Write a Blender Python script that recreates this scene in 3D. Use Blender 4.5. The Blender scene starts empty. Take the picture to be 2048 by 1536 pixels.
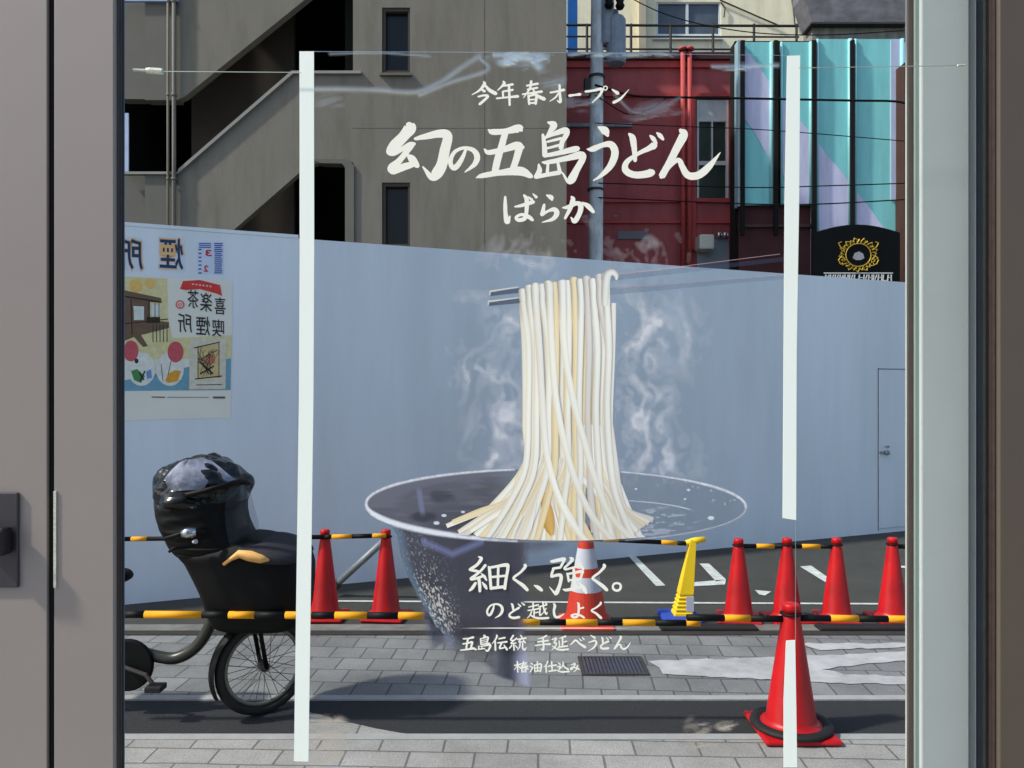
import bpy, bmesh, math, random
import numpy as np
from mathutils import Vector, Matrix
from mathutils.geometry import delaunay_2d_cdt
random.seed(7); rng = np.random.default_rng(5)
S = bpy.context.scene; COL = S.collection

# ------------------------------------------------------------------ camera, light, exposure
F = 1547.0; CX = 1024.0; HY = 780.0; H = 1.7      # focal length and horizon of the photograph, eye height in metres
cd = bpy.data.cameras.new('camera'); cam = bpy.data.objects.new('camera', cd); COL.objects.link(cam)
cam.location = (0, 0, H); cam.rotation_euler = (math.radians(90), 0, 0)
cd.sensor_width = 36; cd.lens = 36*F/2048; cd.shift_y = (HY-768)/2048; cd.clip_start = .02; cd.clip_end = 800
S.camera = cam
SUN_EL, SUN_AZ = math.radians(46), math.radians(-106)      # azimuth from +Y, clockwise
w = bpy.data.worlds.new('World'); S.world = w; w.use_nodes = True
nt = w.node_tree; bg = nt.nodes['Background']; sk = nt.nodes.new('ShaderNodeTexSky')
sk.sky_type = 'NISHITA'; sk.sun_disc = False; sk.sun_elevation = SUN_EL; sk.sun_rotation = SUN_AZ
sk.dust_density = 2.0; sk.air_density = 1.0
nt.links.new(sk.outputs[0], bg.inputs[0]); bg.inputs[1].default_value = .14
sd = bpy.data.lights.new('sun', 'SUN'); sd.energy = 3.0; sd.angle = math.radians(2.5); sd.color = (1, .95, .86)
so = bpy.data.objects.new('sun', sd); COL.objects.link(so)
sv = Vector((math.sin(SUN_AZ)*math.cos(SUN_EL), math.cos(SUN_AZ)*math.cos(SUN_EL), math.sin(SUN_EL)))
so.rotation_euler = sv.to_track_quat('Z', 'Y').to_euler()
S.view_settings.view_transform = 'Standard'; S.view_settings.look = 'None'
S.view_settings.exposure = 0.55; S.view_settings.gamma = 1

# ------------------------------------------------------------------ helpers
def P(px, py, Y): return Vector(((px-CX)/F*Y, Y, H+(HY-py)/F*Y))      # a photo pixel seen at depth Y
def GD(py): return F*H/(py-HY)                                         # depth of the flat ground under a photo row
def lin(c): return tuple((v/255/12.92 if v/255 <= .04045 else ((v/255+.055)/1.055)**2.4) for v in c)
MATS = {}
def mat(name, rgb, rough=.6, var=.12, scale=6., bump=0., bscale=60., spec=.4, metal=0., coat=0., stretch=(1, 1, 1), dirt=0.):
    if name in MATS: return MATS[name]
    m = bpy.data.materials.new(name); m.use_nodes = True; t = m.node_tree; N = t.nodes; L = t.links
    b = N['Principled BSDF']; b.inputs['Roughness'].default_value = rough; b.inputs['Metallic'].default_value = metal
    b.inputs['Specular IOR Level'].default_value = spec; b.inputs['Coat Weight'].default_value = coat
    tc = N.new('ShaderNodeTexCoord'); mp = N.new('ShaderNodeMapping'); mp.inputs['Scale'].default_value = stretch
    L.new(tc.outputs['Object'], mp.inputs[0])
    n = N.new('ShaderNodeTexNoise'); n.inputs['Scale'].default_value = scale; n.inputs['Detail'].default_value = 7; n.inputs['Roughness'].default_value = .6
    L.new(mp.outputs[0], n.inputs['Vector'])
    r = N.new('ShaderNodeValToRGB'); r.color_ramp.elements[0].position = .3; r.color_ramp.elements[1].position = .7
    c = lin(rgb)
    r.color_ramp.elements[0].color = tuple(v*(1-var) for v in c)+(1,); r.color_ramp.elements[1].color = tuple(min(1, v*(1+var)) for v in c)+(1,)
    L.new(n.outputs['Fac'], r.inputs[0]); out = r.outputs[0]
    if dirt:
        n3 = N.new('ShaderNodeTexNoise'); n3.inputs['Scale'].default_value = 1.3; n3.inputs['Detail'].default_value = 9; n3.inputs['Roughness'].default_value = .7
        mp3 = N.new('ShaderNodeMapping'); mp3.inputs['Scale'].default_value = (3, 3, .5); L.new(tc.outputs['Object'], mp3.inputs[0]); L.new(mp3.outputs[0], n3.inputs['Vector'])
        r3 = N.new('ShaderNodeValToRGB'); r3.color_ramp.elements[0].position = .45; r3.color_ramp.elements[1].position = .75
        L.new(n3.outputs['Fac'], r3.inputs[0])
        mx = N.new('ShaderNodeMixRGB'); mx.blend_type = 'MULTIPLY'; mx.inputs['Color2'].default_value = (1-dirt, 1-dirt, 1-dirt*1.1, 1)
        L.new(r3.outputs[0], mx.inputs['Fac']); L.new(out, mx.inputs['Color1']); out = mx.outputs[0]
    L.new(out, b.inputs['Base Color'])
    if bump:
        n2 = N.new('ShaderNodeTexNoise'); n2.inputs['Scale'].default_value = bscale; n2.inputs['Detail'].default_value = 6
        L.new(mp.outputs[0], n2.inputs['Vector'])
        bp = N.new('ShaderNodeBump'); bp.inputs['Strength'].default_value = bump; bp.inputs['Distance'].default_value = .01
        L.new(n2.outputs['Fac'], bp.inputs['Height']); L.new(bp.outputs[0], b.inputs['Normal'])
    MATS[name] = m; return m
def clear(name, rgb):
    m = bpy.data.materials.new(name); m.use_nodes = True; t = m.node_tree; t.nodes.remove(t.nodes['Principled BSDF'])
    b = t.nodes.new('ShaderNodeBsdfTransparent'); b.inputs[0].default_value = rgb+(1,); t.links.new(b.outputs[0], t.nodes['Material Output'].inputs[0]); return m
def attr_mat(name, rough=.5, glossy=False, spec=.3):
    """printed ink: colour and coverage come from the print's own colour attribute"""
    m = bpy.data.materials.new(name); m.use_nodes = True; t = m.node_tree; b = t.nodes['Principled BSDF']
    a = t.nodes.new('ShaderNodeVertexColor'); a.layer_name = 'Col'
    tr = t.nodes.new('ShaderNodeBsdfTransparent'); mx = t.nodes.new('ShaderNodeMixShader')
    t.links.new(a.outputs['Alpha'], mx.inputs[0]); t.links.new(tr.outputs[0], mx.inputs[1])
    if glossy:
        g = t.nodes.new('ShaderNodeBsdfGlossy'); g.inputs['Roughness'].default_value = rough; t.links.new(a.outputs['Color'], g.inputs['Color']); t.links.new(g.outputs[0], mx.inputs[2])
    else:
        b.inputs['Roughness'].default_value = rough; b.inputs['Specular IOR Level'].default_value = spec
        t.links.new(a.outputs['Color'], b.inputs['Base Color']); t.links.new(b.outputs[0], mx.inputs[2])
    t.links.new(mx.outputs[0], t.nodes['Material Output'].inputs[0]); return m

def tag(o, label=None, cat=None, group=None, kind=None):
    for k, v in (('label', label), ('category', cat), ('group', group), ('kind', kind)):
        if v: o[k] = v
    return o
def thing(name, label, cat, loc=(0, 0, 0), group=None):
    o = bpy.data.objects.new(name, None); COL.objects.link(o); o.location = loc; o.empty_display_size = .1
    return tag(o, label, cat, group)
class MB:
    def __init__(s): s.v = []; s.f = []; s.c = []
    def add(s, vs, fs):
        n = len(s.v); s.v += [tuple(v) for v in vs]; s.f += [tuple(i+n for i in f) for f in fs]; return s
    def box(s, a, b):
        (x0, y0, z0), (x1, y1, z1) = a, b
        return s.add([(x0, y0, z0), (x1, y0, z0), (x1, y1, z0), (x0, y1, z0), (x0, y0, z1), (x1, y0, z1), (x1, y1, z1), (x0, y1, z1)],
                     [(0, 3, 2, 1), (4, 5, 6, 7), (0, 1, 5, 4), (1, 2, 6, 5), (2, 3, 7, 6), (3, 0, 4, 7)])
    def pbox(s, px0, px1, py0, py1, Y, t):          # box whose front face spans photo pixels at depth Y, t metres deep
        a, b = P(px0, py1, Y), P(px1, py0, Y); return s.box((a.x, Y, a.z), (b.x, Y+t, b.z))
    def prism(s, pts, d):                           # pts: world points of the front face; d: extrusion vector
        n = len(pts); d = Vector(d)
        return s.add([Vector(p) for p in pts]+[Vector(p)+d for p in pts],
                     [tuple(range(n))]+[tuple(range(2*n-1, n-1, -1))]+[((i+1) % n, i, i+n, (i+1) % n+n) for i in range(n)])
    def pprism(s, pix, Y, t): return s.prism([P(x, y, Y) for x, y in pix], (0, t, 0))
    def tube(s, pts, r, n=10, caps=True):
        pts = [Vector(p) for p in pts]; m = len(pts); rr = r if isinstance(r, (list, tuple)) else [r]*m
        rings = []; up = None
        for i, p in enumerate(pts):
            t = (pts[min(i+1, m-1)]-pts[max(i-1, 0)]).normalized()
            if up is None: up = Vector((0, 0, 1)) if abs(t.z) < .9 else Vector((0, 1, 0))
            a = t.cross(up).normalized(); b = a.cross(t).normalized(); up = b
            rings.append([p+(a*math.cos(2*math.pi*k/n)+b*math.sin(2*math.pi*k/n))*rr[i] for k in range(n)])
        vs = [v for R in rings for v in R]; fs = []
        for i in range(m-1):
            for k in range(n): fs.append((i*n+k, i*n+(k+1) % n, (i+1)*n+(k+1) % n, (i+1)*n+k))
        if caps: fs += [tuple(range(n-1, -1, -1)), tuple((m-1)*n+k for k in range(n))]
        return s.add(vs, fs)
    def lathe(s, prof, c=(0, 0, 0), n=28, sides=None, ax='z'):
        n = sides or n; vs = []; fs = []; c = Vector(c)
        for r, z in prof:
            for k in range(n):
                a = 2*math.pi*(k+(.5 if sides else 0))/n; q = (r*math.cos(a), r*math.sin(a), z)
                vs.append(c+Vector(q if ax == 'z' else (q[0], q[2], q[1])))
        m = len(prof)
        for i in range(m-1):
            for k in range(n): fs.append((i*n+k, i*n+(k+1) % n, (i+1)*n+(k+1) % n, (i+1)*n+k))
        fs += [tuple(range(n-1, -1, -1)), tuple((m-1)*n+k for k in range(n))]
        return s.add(vs, fs)
    def build(s, name, m, parent=None, smooth=False, bevel=0., col=None, kind=None, fix=True):
        me = bpy.data.meshes.new(name); me.from_pydata(s.v, [], s.f)
        if fix and col is None:
            bm = bmesh.new(); bm.from_mesh(me); bmesh.ops.recalc_face_normals(bm, faces=bm.faces); bm.to_mesh(me); bm.free()
        me.materials.append(m)
        if col is not None:
            ca = me.color_attributes.new('Col', 'FLOAT_COLOR', 'POINT'); ca.data.foreach_set('color', np.asarray(col, dtype=np.float32).ravel())
        if smooth:
            for p in me.polygons: p.use_smooth = True
        o = bpy.data.objects.new(name, me); COL.objects.link(o)
        if parent is not None:
            o.parent = parent; o.matrix_parent_inverse = Matrix.Translation(parent.location).inverted()
        if bevel:
            b = o.modifiers.new('bevel', 'BEVEL'); b.width = bevel; b.segments = 2; b.limit_method = 'ANGLE'; b.angle_limit = math.radians(40)
        if smooth and not bevel:
            pass
        if kind: o['kind'] = kind
        return o
def spline(pts, n=8):
    """Catmull-Rom through tuples of any length"""
    A = [np.array(p, float) for p in pts]; A = [2*A[0]-A[1]]+A+[2*A[-1]-A[-2]]; out = []
    for i in range(1, len(A)-2):
        p0, p1, p2, p3 = A[i-1:i+3]
        for k in range(n):
            t = k/n; out.append(.5*((2*p1)+(-p0+p2)*t+(2*p0-5*p1+4*p2-p3)*t*t+(-p0+3*p1-3*p2+p3)*t**3))
    out.append(A[-2]); return out
_tab = rng.random((256, 256))
def vnoise(x, y):
    xi = np.floor(x).astype(int); yi = np.floor(y).astype(int); fx = x-xi; fy = y-yi; fx = fx*fx*(3-2*fx); fy = fy*fy*(3-2*fy)
    g = lambda i, j: _tab[i % 256, j % 256]
    return (g(xi, yi)*(1-fx)+g(xi+1, yi)*fx)*(1-fy)+(g(xi, yi+1)*(1-fx)+g(xi+1, yi+1)*fx)*fy
def fbm(x, y, o=5):
    s = 0; a = .5
    for k in range(o): s = s+a*vnoise(x*2**k+17*k, y*2**k+31*k); a *= .5
    return s
def sst(a, b, x): t = np.clip((x-a)/(b-a), 0, 1); return t*t*(3-2*t)
def inpoly(X, Y, poly):
    c = np.zeros(X.shape, bool); n = len(poly)
    for i in range(n):
        x0, y0 = poly[i]; x1, y1 = poly[i-1]
        with np.errstate(divide='ignore', invalid='ignore'):
            k = ((y0 > Y) != (y1 > Y)) & (X < (x1-x0)*(Y-y0)/(y1-y0+1e-12)+x0)
        c ^= k
    return c
def gridprint(name, x0, x1, y0, y1, step, Yd, func, m, parent, thr=.03, bulge=None):
    """a printed patch: a fine grid lying on the film, ink colour and coverage from func(px, py)"""
    nx = int((x1-x0)/step)+1; ny = int((y1-y0)/step)+1
    X, Yp = np.meshgrid(np.linspace(x0, x1, nx), np.linspace(y0, y1, ny)); rgb, a = func(X, Yp)
    dep = np.full(X.shape, Yd) if bulge is None else Yd-bulge(X, Yp)
    W = np.stack([(X-CX)/F*Yd, dep, H+(HY-Yp)/F*Yd], -1).reshape(-1, 3)
    am = a; k = (np.maximum.reduce([am[:-1, :-1], am[1:, :-1], am[:-1, 1:], am[1:, 1:]]) > thr)
    ii, jj = np.nonzero(k); b = ii*nx+jj; fs = np.stack([b, b+nx, b+nx+1, b+1], -1)
    used = np.unique(fs); re = np.full(nx*ny, -1); re[used] = np.arange(len(used)); fs = re[fs]
    col = np.concatenate([np.broadcast_to(rgb, X.shape+(3,)).reshape(-1, 3), np.clip(a, 0, 1).reshape(-1, 1)], -1)[used]
    mb = MB(); mb.v = [tuple(v) for v in W[used]]; mb.f = [tuple(f) for f in fs.tolist()]
    return mb.build(name, m, parent, smooth=bulge is not None, col=col)

# ------------------------------------------------------------------ materials
M_taupe = mat('taupe_paint', (143, 134, 127), .45, .035, 3, .04, 500)
M_taupe2 = mat('brown_frame_paint', (86, 76, 66), .5, .05, 3, .04, 500)
M_bead = mat('bronze_bead', (52, 42, 38), .5, .25, 60)
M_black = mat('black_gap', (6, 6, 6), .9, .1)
M_dark = mat('dark_interior', (9, 8, 8), .95, .2, 2)  # near black: the shade of the unlit stairwell is put into the colour
M_concrete = mat('grey_render', (124, 118, 109), .9, .06, 1.2, .2, 40, dirt=.28)
M_concrete2 = mat('grey_render_dull', (107, 104, 98), .9, .07, 1.2, .15, 40, dirt=.1)
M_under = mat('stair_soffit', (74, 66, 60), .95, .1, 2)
M_lot = mat('lot_asphalt', (60, 60, 57), .9, .16, 3, .6, 90)
M_asph = mat('dark_asphalt', (40, 41, 44), .85, .35, 160, .8, 140)
M_kerb = mat('kerb_stone', (150, 150, 150), .8, .1, 8, .3, 60)
M_kerbd = mat('kerb_dark', (46, 43, 40), .9, .2, 8, .3, 60)
M_white_line = mat('road_paint', (185, 188, 186), .8, .25, 14)
M_red = mat('red_wall', (178, 88, 90), .75, .1, 2, .1, 30, dirt=.3)
M_redd = mat('maroon_wall', (72, 36, 38), .8, .15, 2)
M_redtrim = mat('red_trim', (190, 76, 74), .6, .12, 4, dirt=.2)
M_cream = mat('cream_wall', (246, 236, 206), .85, .06, 2, dirt=.22)
M_teal = mat('teal_panel', (132, 206, 208), .35, .07, 2, stretch=(4, 4, .6), dirt=.14)
M_lav = mat('lavender_panel', (204, 202, 232), .4, .08, 3, stretch=(3, 3, .8), dirt=.25)
M_roof = mat('weathered_grey_roof', (112, 110, 116), .85, .35, 3, stretch=(1, 1, 2), dirt=.3)
M_blue = mat('blue_panel', (14, 96, 170), .5, .1)
M_steel = mat('galvanised_steel', (136, 142, 146), .5, .2, 12, .2, 60, metal=.2, dirt=.2)
M_steeld = mat('dark_steel', (58, 54, 52), .6, .2, 12)
M_alu = mat('white_aluminium', (216, 222, 222), .5, .03, 4)
M_grayalu = mat('pale_grey_pillar', (182, 184, 182), .55, .04, 4, .06, 400)
M_winglass = mat('dark_window_glass', (30, 36, 40), .08, .3, 1, spec=.6)
M_winlite = mat('pale_window_glass', (150, 160, 168), .15, .2, 1, spec=.6)
M_blackgloss = mat('black_sign_face', (6, 6, 7), .5, .3, 3, spec=.15)
M_gold = mat('gold_leaf', (190, 160, 60), .45, .3, 40, metal=.3)
M_signw = mat('sign_white', (205, 205, 205), .5, .05)
M_hoard = mat('hoarding_sheet', (221, 228, 236), .3, .10, 1.1, .02, 8, spec=.5, stretch=(1, 1, .16), dirt=.06)
M_navy = mat('navy_ink', (30, 58, 92), .6, .08)
M_orange = mat('orange_ink', (236, 186, 128), .6, .05)
M_paper = mat('poster_paper', (232, 230, 218), .7, .03, 3, .05, 20)
M_conered = mat('cone_red', (184, 14, 20), .42, .2, 5, .08, 30, dirt=.45)
M_coneor = mat('cone_orange_red', (190, 54, 36), .5, .08, 5, dirt=.15)
M_conew = mat('cone_white_band', (184, 186, 196), .5, .06, 5)
M_yell = mat('cone_yellow', (240, 200, 30), .5, .06, 5, dirt=.15)
M_bluebase = mat('blue_rubber', (40, 70, 170), .6, .1)
M_rub = mat('black_rubber', (24, 23, 24), .7, .25, 10, .2, 60)
M_bary = mat('bar_yellow', (228, 158, 28), .6, .12, 8, spec=.2, dirt=.2)
M_bark = mat('bar_black', (14, 14, 14), .6, .2, 8, spec=.2)
M_tape = mat('white_tape', (246, 252, 240), .5, .015, 3)
M_wire = mat('steel_wire', (190, 200, 180), .3, .05, 5, metal=.6)
M_ferr = mat('bright_ferrule', (226, 226, 206), .25, .3, 300, metal=.5)
M_ink = mat('ivory_ink', (254, 251, 232), .55, .012, 20)
M_vinyl = mat('black_vinyl', (7, 7, 8), .2, .4, 8, .35, 10, spec=.45)
M_vinylw = mat('clear_vinyl_window', (138, 140, 154), .2, .5, 12, .9, 14, spec=.7)
M_bikeb = mat('black_leather_cover', (6, 6, 7), .6, .3, 8, .1, 40, spec=.2)
M_bikef = mat('dark_olive_frame', (44, 44, 38), .35, .1, 4)
M_chrome = mat('chrome', (190, 192, 198), .2, .1, 4, metal=.9)
M_tan = mat('tan_leather', (226, 170, 96), .6, .12, 20)
M_greyseat = mat('charcoal_fabric', (38, 37, 44), .8, .15, 30)
M_tyre = mat('tyre', (38, 36, 32), .8, .15, 20)

def paver(name, c, bw, bh, rot, off=.5, var=.14, mortar=.006, mc=.45):
    m = bpy.data.materials.new(name); m.use_nodes = True; t = m.node_tree; N = t.nodes; L = t.links; b = N['Principled BSDF']
    b.inputs['Roughness'].default_value = .85
    tc = N.new('ShaderNodeTexCoord'); mp = N.new('ShaderNodeMapping'); mp.inputs['Rotation'].default_value = (0, 0, rot); L.new(tc.outputs['Object'], mp.inputs[0])
    nz = N.new('ShaderNodeTexNoise'); nz.inputs['Scale'].default_value = 2.2; L.new(mp.outputs[0], nz.inputs['Vector'])
    ad = N.new('ShaderNodeMixRGB'); ad.blend_type = 'LINEAR_LIGHT'; ad.inputs['Fac'].default_value = .012; L.new(mp.outputs[0], ad.inputs['Color1']); L.new(nz.outputs['Color'], ad.inputs['Color2'])
    br = N.new('ShaderNodeTexBrick'); br.offset = off; br.inputs['Scale'].default_value = 1; br.inputs['Brick Width'].default_value = bw; br.inputs['Row Height'].default_value = bh
    br.inputs['Mortar Size'].default_value = mortar; br.inputs['Mortar Smooth'].default_value = .3; br.inputs['Bias'].default_value = 0
    l = lin(c); br.inputs['Color1'].default_value = tuple(v*(1-var) for v in l)+(1,); br.inputs['Color2'].default_value = tuple(v*(1+var) for v in l)+(1,)
    br.inputs['Mortar'].default_value = tuple(v*mc for v in l)+(1,); L.new(ad.outputs[0], br.inputs['Vector'])
    n = N.new('ShaderNodeTexNoise'); n.inputs['Scale'].default_value = 1.6; n.inputs['Detail'].default_value = 10; n.inputs['Roughness'].default_value = .7; L.new(tc.outputs['Object'], n.inputs['Vector'])
    r = N.new('ShaderNodeValToRGB'); r.color_ramp.elements[0].position = .3; r.color_ramp.elements[1].position = .7; r.color_ramp.elements[0].color = (.55, .55, .54, 1); L.new(n.outputs['Fac'], r.inputs[0])
    mx = N.new('ShaderNodeMixRGB'); mx.blend_type = 'MULTIPLY'; mx.inputs['Fac'].default_value = 1; L.new(br.outputs[0], mx.inputs['Color1']); L.new(r.outputs[0], mx.inputs['Color2']); L.new(mx.outputs[0], b.inputs['Base Color'])
    gr = N.new('ShaderNodeTexNoise'); gr.inputs['Scale'].default_value = 110; gr.inputs['Detail'].default_value = 3; L.new(tc.outputs['Object'], gr.inputs['Vector'])
    g2 = N.new('ShaderNodeValToRGB'); g2.color_ramp.elements[0].position = .35; g2.color_ramp.elements[1].position = .6; g2.color_ramp.elements[0].color = (.72, .72, .72, 1); L.new(gr.outputs['Fac'], g2.inputs[0])
    m2 = N.new('ShaderNodeMixRGB'); m2.blend_type = 'MULTIPLY'; m2.inputs['Fac'].default_value = 1; L.new(mx.outputs[0], m2.inputs['Color1']); L.new(g2.outputs[0], m2.inputs['Color2']); L.new(m2.outputs[0], b.inputs['Base Color'])
    bp = N.new('ShaderNodeBump'); bp.inputs['Strength'].default_value = .6; bp.inputs['Distance'].default_value = .005; L.new(br.outputs['Fac'], bp.inputs['Height']); bp.invert = True; L.new(bp.outputs[0], b.inputs['Normal'])
    return m
M_pave = paver('grey_pavers', (133, 134, 136), .2, .2, math.radians(4))
M_pave2 = paver('pale_pavers', (166, 164, 162), .3, .15, math.radians(2), var=.08)
M_patch = mat('pale_paving_patch', (166, 166, 169), .8, .2, 5, .3, 60, dirt=.3)

# ------------------------------------------------------------------ the ground
def sheet(name, m, y0, y1, z, x0=-14, x1=14, label=None):
    o = MB().add([(x0, y0, z), (x1, y0, z), (x1, y1, z), (x0, y1, z)], [(0, 1, 2, 3)]).build(name, m, kind='structure'); return tag(o, label)
sheet('ground', M_lot, -150, 300, 0, -250, 250, 'dark grey asphalt of the car park and land beyond')
sheet('pavement', M_pave2, -8, 3.74, .008, label='pale grey paving slabs along the shop front')
o = MB().box((-14, 3.74, -.02), (14, 3.80, .012)).build('kerb', M_kerb, kind='structure')
rd = MB().add([(-14, 3.80, .004), (14, 3.80, .004), (14, 4.22, .004), (-14, 4.22, .004)], [(0, 1, 2, 3)]).build('road', M_asph, kind='structure')
tag(rd, 'narrow strip of dark asphalt between the two pavements')
MB().box((-14, 4.22, -.02), (14, 4.28, .012)).build('kerb', M_kerb, kind='structure')
sheet('sidewalk', M_pave, 4.28, 5.33, .008, label='grey square pavers between road strip and car park')
MB().box((-14, 5.33, -.02), (14, 5.42, .014)).build('kerb', M_kerbd, kind='structure')
MB().box((-14, 5.42, -.02), (14, 5.56, .016)).build('kerb', mat('kerb_worn', (112, 111, 108), .85, .25, 7, .4, 60, dirt=.3), kind='structure')
def gpoly(name, pix, m, z, sub=None, kind='structure'):
    pts = [((x-CX)/F*GD(y), GD(y), z) for x, y in pix]
    return MB().add(pts, [tuple(range(len(pts)))]).build(name, m, kind=kind)
def ragged(pix, amp, seed):
    r = random.Random(seed); out = []
    for i in range(len(pix)):
        a, b = pix[i], pix[(i+1) % len(pix)]; n = max(2, int(math.dist(a, b)/18))
        for k in range(n):
            t = k/n; out.append((a[0]+(b[0]-a[0])*t+r.uniform(-amp, amp)*3, a[1]+(b[1]-a[1])*t+r.uniform(-amp, amp)))
    return out
def cpatch(pix, s, z=.0125):
    pl = ragged(pix, 1.6, s); return gpoly('pale_patch', pl, M_patch, z)  # smooth areas without joints, paler than the pavers around them
cpatch([(1300, 1325), (1560, 1318), (1700, 1312), (1830, 1304), (1830, 1322), (1640, 1342), (1690, 1352), (1880, 1360), (1880, 1372), (1700, 1372), (1520, 1362), (1330, 1352)], 1)
cpatch([(1600, 1290), (1850, 1290), (1850, 1296), (1640, 1303)], 2)
# apron on the left of the road strip
gpoly('apron', [(596, 1475), (596, 1424), (640, 1432), (690, 1446), (750, 1460), (800, 1469), (850, 1475)], M_pave2, .0085)
def gline(pix): return gpoly('road_marking', pix, M_white_line, .005)
gline([(560, 1201), (1900, 1208), (1900, 1211), (560, 1204)])
gline([(1256, 1112), (1270, 1112), (1331, 1172), (1312, 1173)])
gline([(1399, 1128), (1418, 1128), (1452, 1160), (1432, 1164)]); gline([(1380, 1166), (1452, 1160), (1450, 1170), (1382, 1174)])
gline([(1600, 1134), (1622, 1132), (1662, 1160), (1652, 1166)])
gline([(1510, 1181), (1543, 1184), (1530, 1192), (1518, 1190)]); gline([(1795, 1132), (1850, 1135), (1850, 1139), (1795, 1136)])
# drain grating in the sidewalk
g = thing('drain_grating', 'dark ribbed drain grating set in the grey pavers', 'drain cover', ((1230-CX)/F*GD(1336), GD(1336), .01))
mb = MB()
y0, y1 = GD(1352), GD(1320); xa, xb = (1166-CX)/F*GD(1336), (1284-CX)/F*GD(1336)
mb.box((xa-.02, y0-.02, .0), (xb+.02, y0, .018)).box((xa-.02, y1, .0), (xb+.02, y1+.02, .018)).box((xa-.02, y0, 0), (xa, y1, .0175)).box((xb, y0, 0), (xb+.02, y1, .0175)).build('frame', M_steeld, g)
mb = MB(); n = 16
for k in range(n):
    x = xa+(xb-xa)*(k+.5)/n; mb.box((x-.008, y0, .009), (x+.008, y1, .017))
mb.box((xa, y0, .0082), (xb, y1, .0095)); mb.build('slat', mat('grating_iron', (74, 74, 86), .5, .15, 20, metal=.3), g)

# ------------------------------------------------------------------ the white hoarding
WA = Vector((-3.08, 6.12, 0)); WD = Vector((.925, .380, 0)).normalized(); WN = Vector((WD.y, -WD.x, 0))      # a point, its run, the side that faces us
def HP(px, py, off=0.):                 # photo pixel -> the hoarding's front plane, off metres in front of it
    d = Vector(((px-CX)/F, 1, (HY-py)/F)); o = Vector((0, 0, H)); q = WA+WN*off
    t = (q-o).dot(WN)/d.dot(WN); return o+d*t
ho = thing('site_hoarding', 'pale blue-grey site hoarding across the car park', 'hoarding', tuple(WA))
def wbox(s0, s1, z0, z1, o0, o1):
    mb = MB(); a = WA+WD*s0; b = WA+WD*s1
    return mb.prism([a+WN*o0+Vector((0, 0, z0)), b+WN*o0+Vector((0, 0, z0)), b+WN*o0+Vector((0, 0, z1)), a+WN*o0+Vector((0, 0, z1))], WN*(o1-o0))
TOPZ = 3.0
wbox(-4, 12, 0, TOPZ, 0, -.06).build('panel', M_hoard, ho)
wbox(-4, 1.35, TOPZ+.001, TOPZ+.03, .004, -.07).build('top_cap', M_hoard, ho)
sdo = (HP(1757, 900)-WA).dot(WD)
dm = MB(); 
dfr = wbox(sdo, sdo+.95, .06, 1.94, .012, .001).build('door', M_hoard, ho, bevel=.002)
fr = MB()
for (s0, s1, z0, z1) in ((sdo-.012, sdo-.002, .03, 1.96), (sdo-.012, sdo+.97, 1.944, 1.956)):
    a = wbox(s0, s1, z0, z1, .006, .0005); fr.add(a.v, a.f)
fr.build('door_gap', mat('soft_gap', (120, 128, 140), .8, .1), dfr)
for k, (px, py, r) in enumerate(((1770, 905, .032), (1760, 905, .02), (1771, 893, .014))):
    c = HP(px, py, .012); kb = MB(); 
    kb.tube([c, c+WN*.015, c+WN*.03, c+WN*.05], [r*.6, r*.5, r, r*.8], 12).build('knob', M_steel, dfr, smooth=True)

def text_mesh(txt, size, off=0.):
    cu = bpy.data.curves.new('txt', 'FONT'); cu.body = txt; cu.size = size; cu.align_x = 'CENTER'; cu.align_y = 'CENTER'; cu.offset = off; cu.resolution_u = 3
    ob = bpy.data.objects.new('txt', cu); COL.objects.link(ob); bpy.context.view_layer.update()
    me = bpy.data.meshes.new_from_object(ob.evaluated_get(bpy.context.evaluated_depsgraph_get())); bpy.data.objects.remove(ob); return me
def wall_text(name, txt, px, py, wpx, hpx, m, off, parent, bold=0., mirror=True):
    """lettering fixed to the hoarding, read back to front as in the photograph"""
    me = text_mesh(txt, 1., bold); vs = [v.co.copy() for v in me.vertices]
    if not vs: return None
    x0, x1 = min(v.x for v in vs), max(v.x for v in vs); y0, y1 = min(v.y for v in vs), max(v.y for v in vs)
    out = []
    for v in vs:
        u = (v.x-x0)/(x1-x0)-.5; k = (v.y-y0)/(y1-y0)-.5
        if mirror: u = -u
        out.append(HP(px+u*wpx, py-k*hpx+u*wpx*.06, off))
    mb = MB(); mb.v = [tuple(v) for v in out]; mb.f = [tuple(p.vertices) for p in me.polygons]
    bpy.data.meshes.remove(me); return mb.build(name, m, parent)
def wpoly(mb, pix, off, t=0.): mb.add([HP(x, y, off) for x, y in pix], [tuple(range(len(pix)))]); return mb
# big characters stuck to the hoarding
for ch, px, lab in (('所', 262, 'navy character sticker with orange edge beside the window frame, leftmost on hoarding'), ('煙', 343, 'navy character sticker with orange edge above the yellow poster')):
    st = thing('character_sticker', lab, 'sticker', tuple(HP(px, 540)), 'big navy characters on the hoarding')
    q = MB(); wpoly(q, [(px-26 if ch == '煙' else px-24, 472), (px+26 if ch == '煙' else px+22, 476), (px+26 if ch == '煙' else px+22, 543), (px-26 if ch == '煙' else px-24, 540)], .0015).build('backing', mat('pale_sticker', (214, 222, 234), .5, .03), st)
    wall_text('outline', ch, px, 508, 52, 68, M_orange, .003, st, .03); wall_text('character', ch, px, 508, 47, 62, M_navy, .0045, st, .015)
st = thing('number_sticker', 'small blue and red printed notice with number 3 near the top of hoarding', 'sticker', tuple(HP(420, 545)))
M_blueink = mat('blue_ink', (52, 84, 168), .6, .2, 30); M_redink = mat('red_ink', (196, 40, 60), .6, .1)
q = MB(); wpoly(q, [(394, 484), (448, 484), (447, 550), (394, 546)], .0015).build('backing', mat('pale_notice', (206, 216, 236), .5, .03), st)
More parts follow.
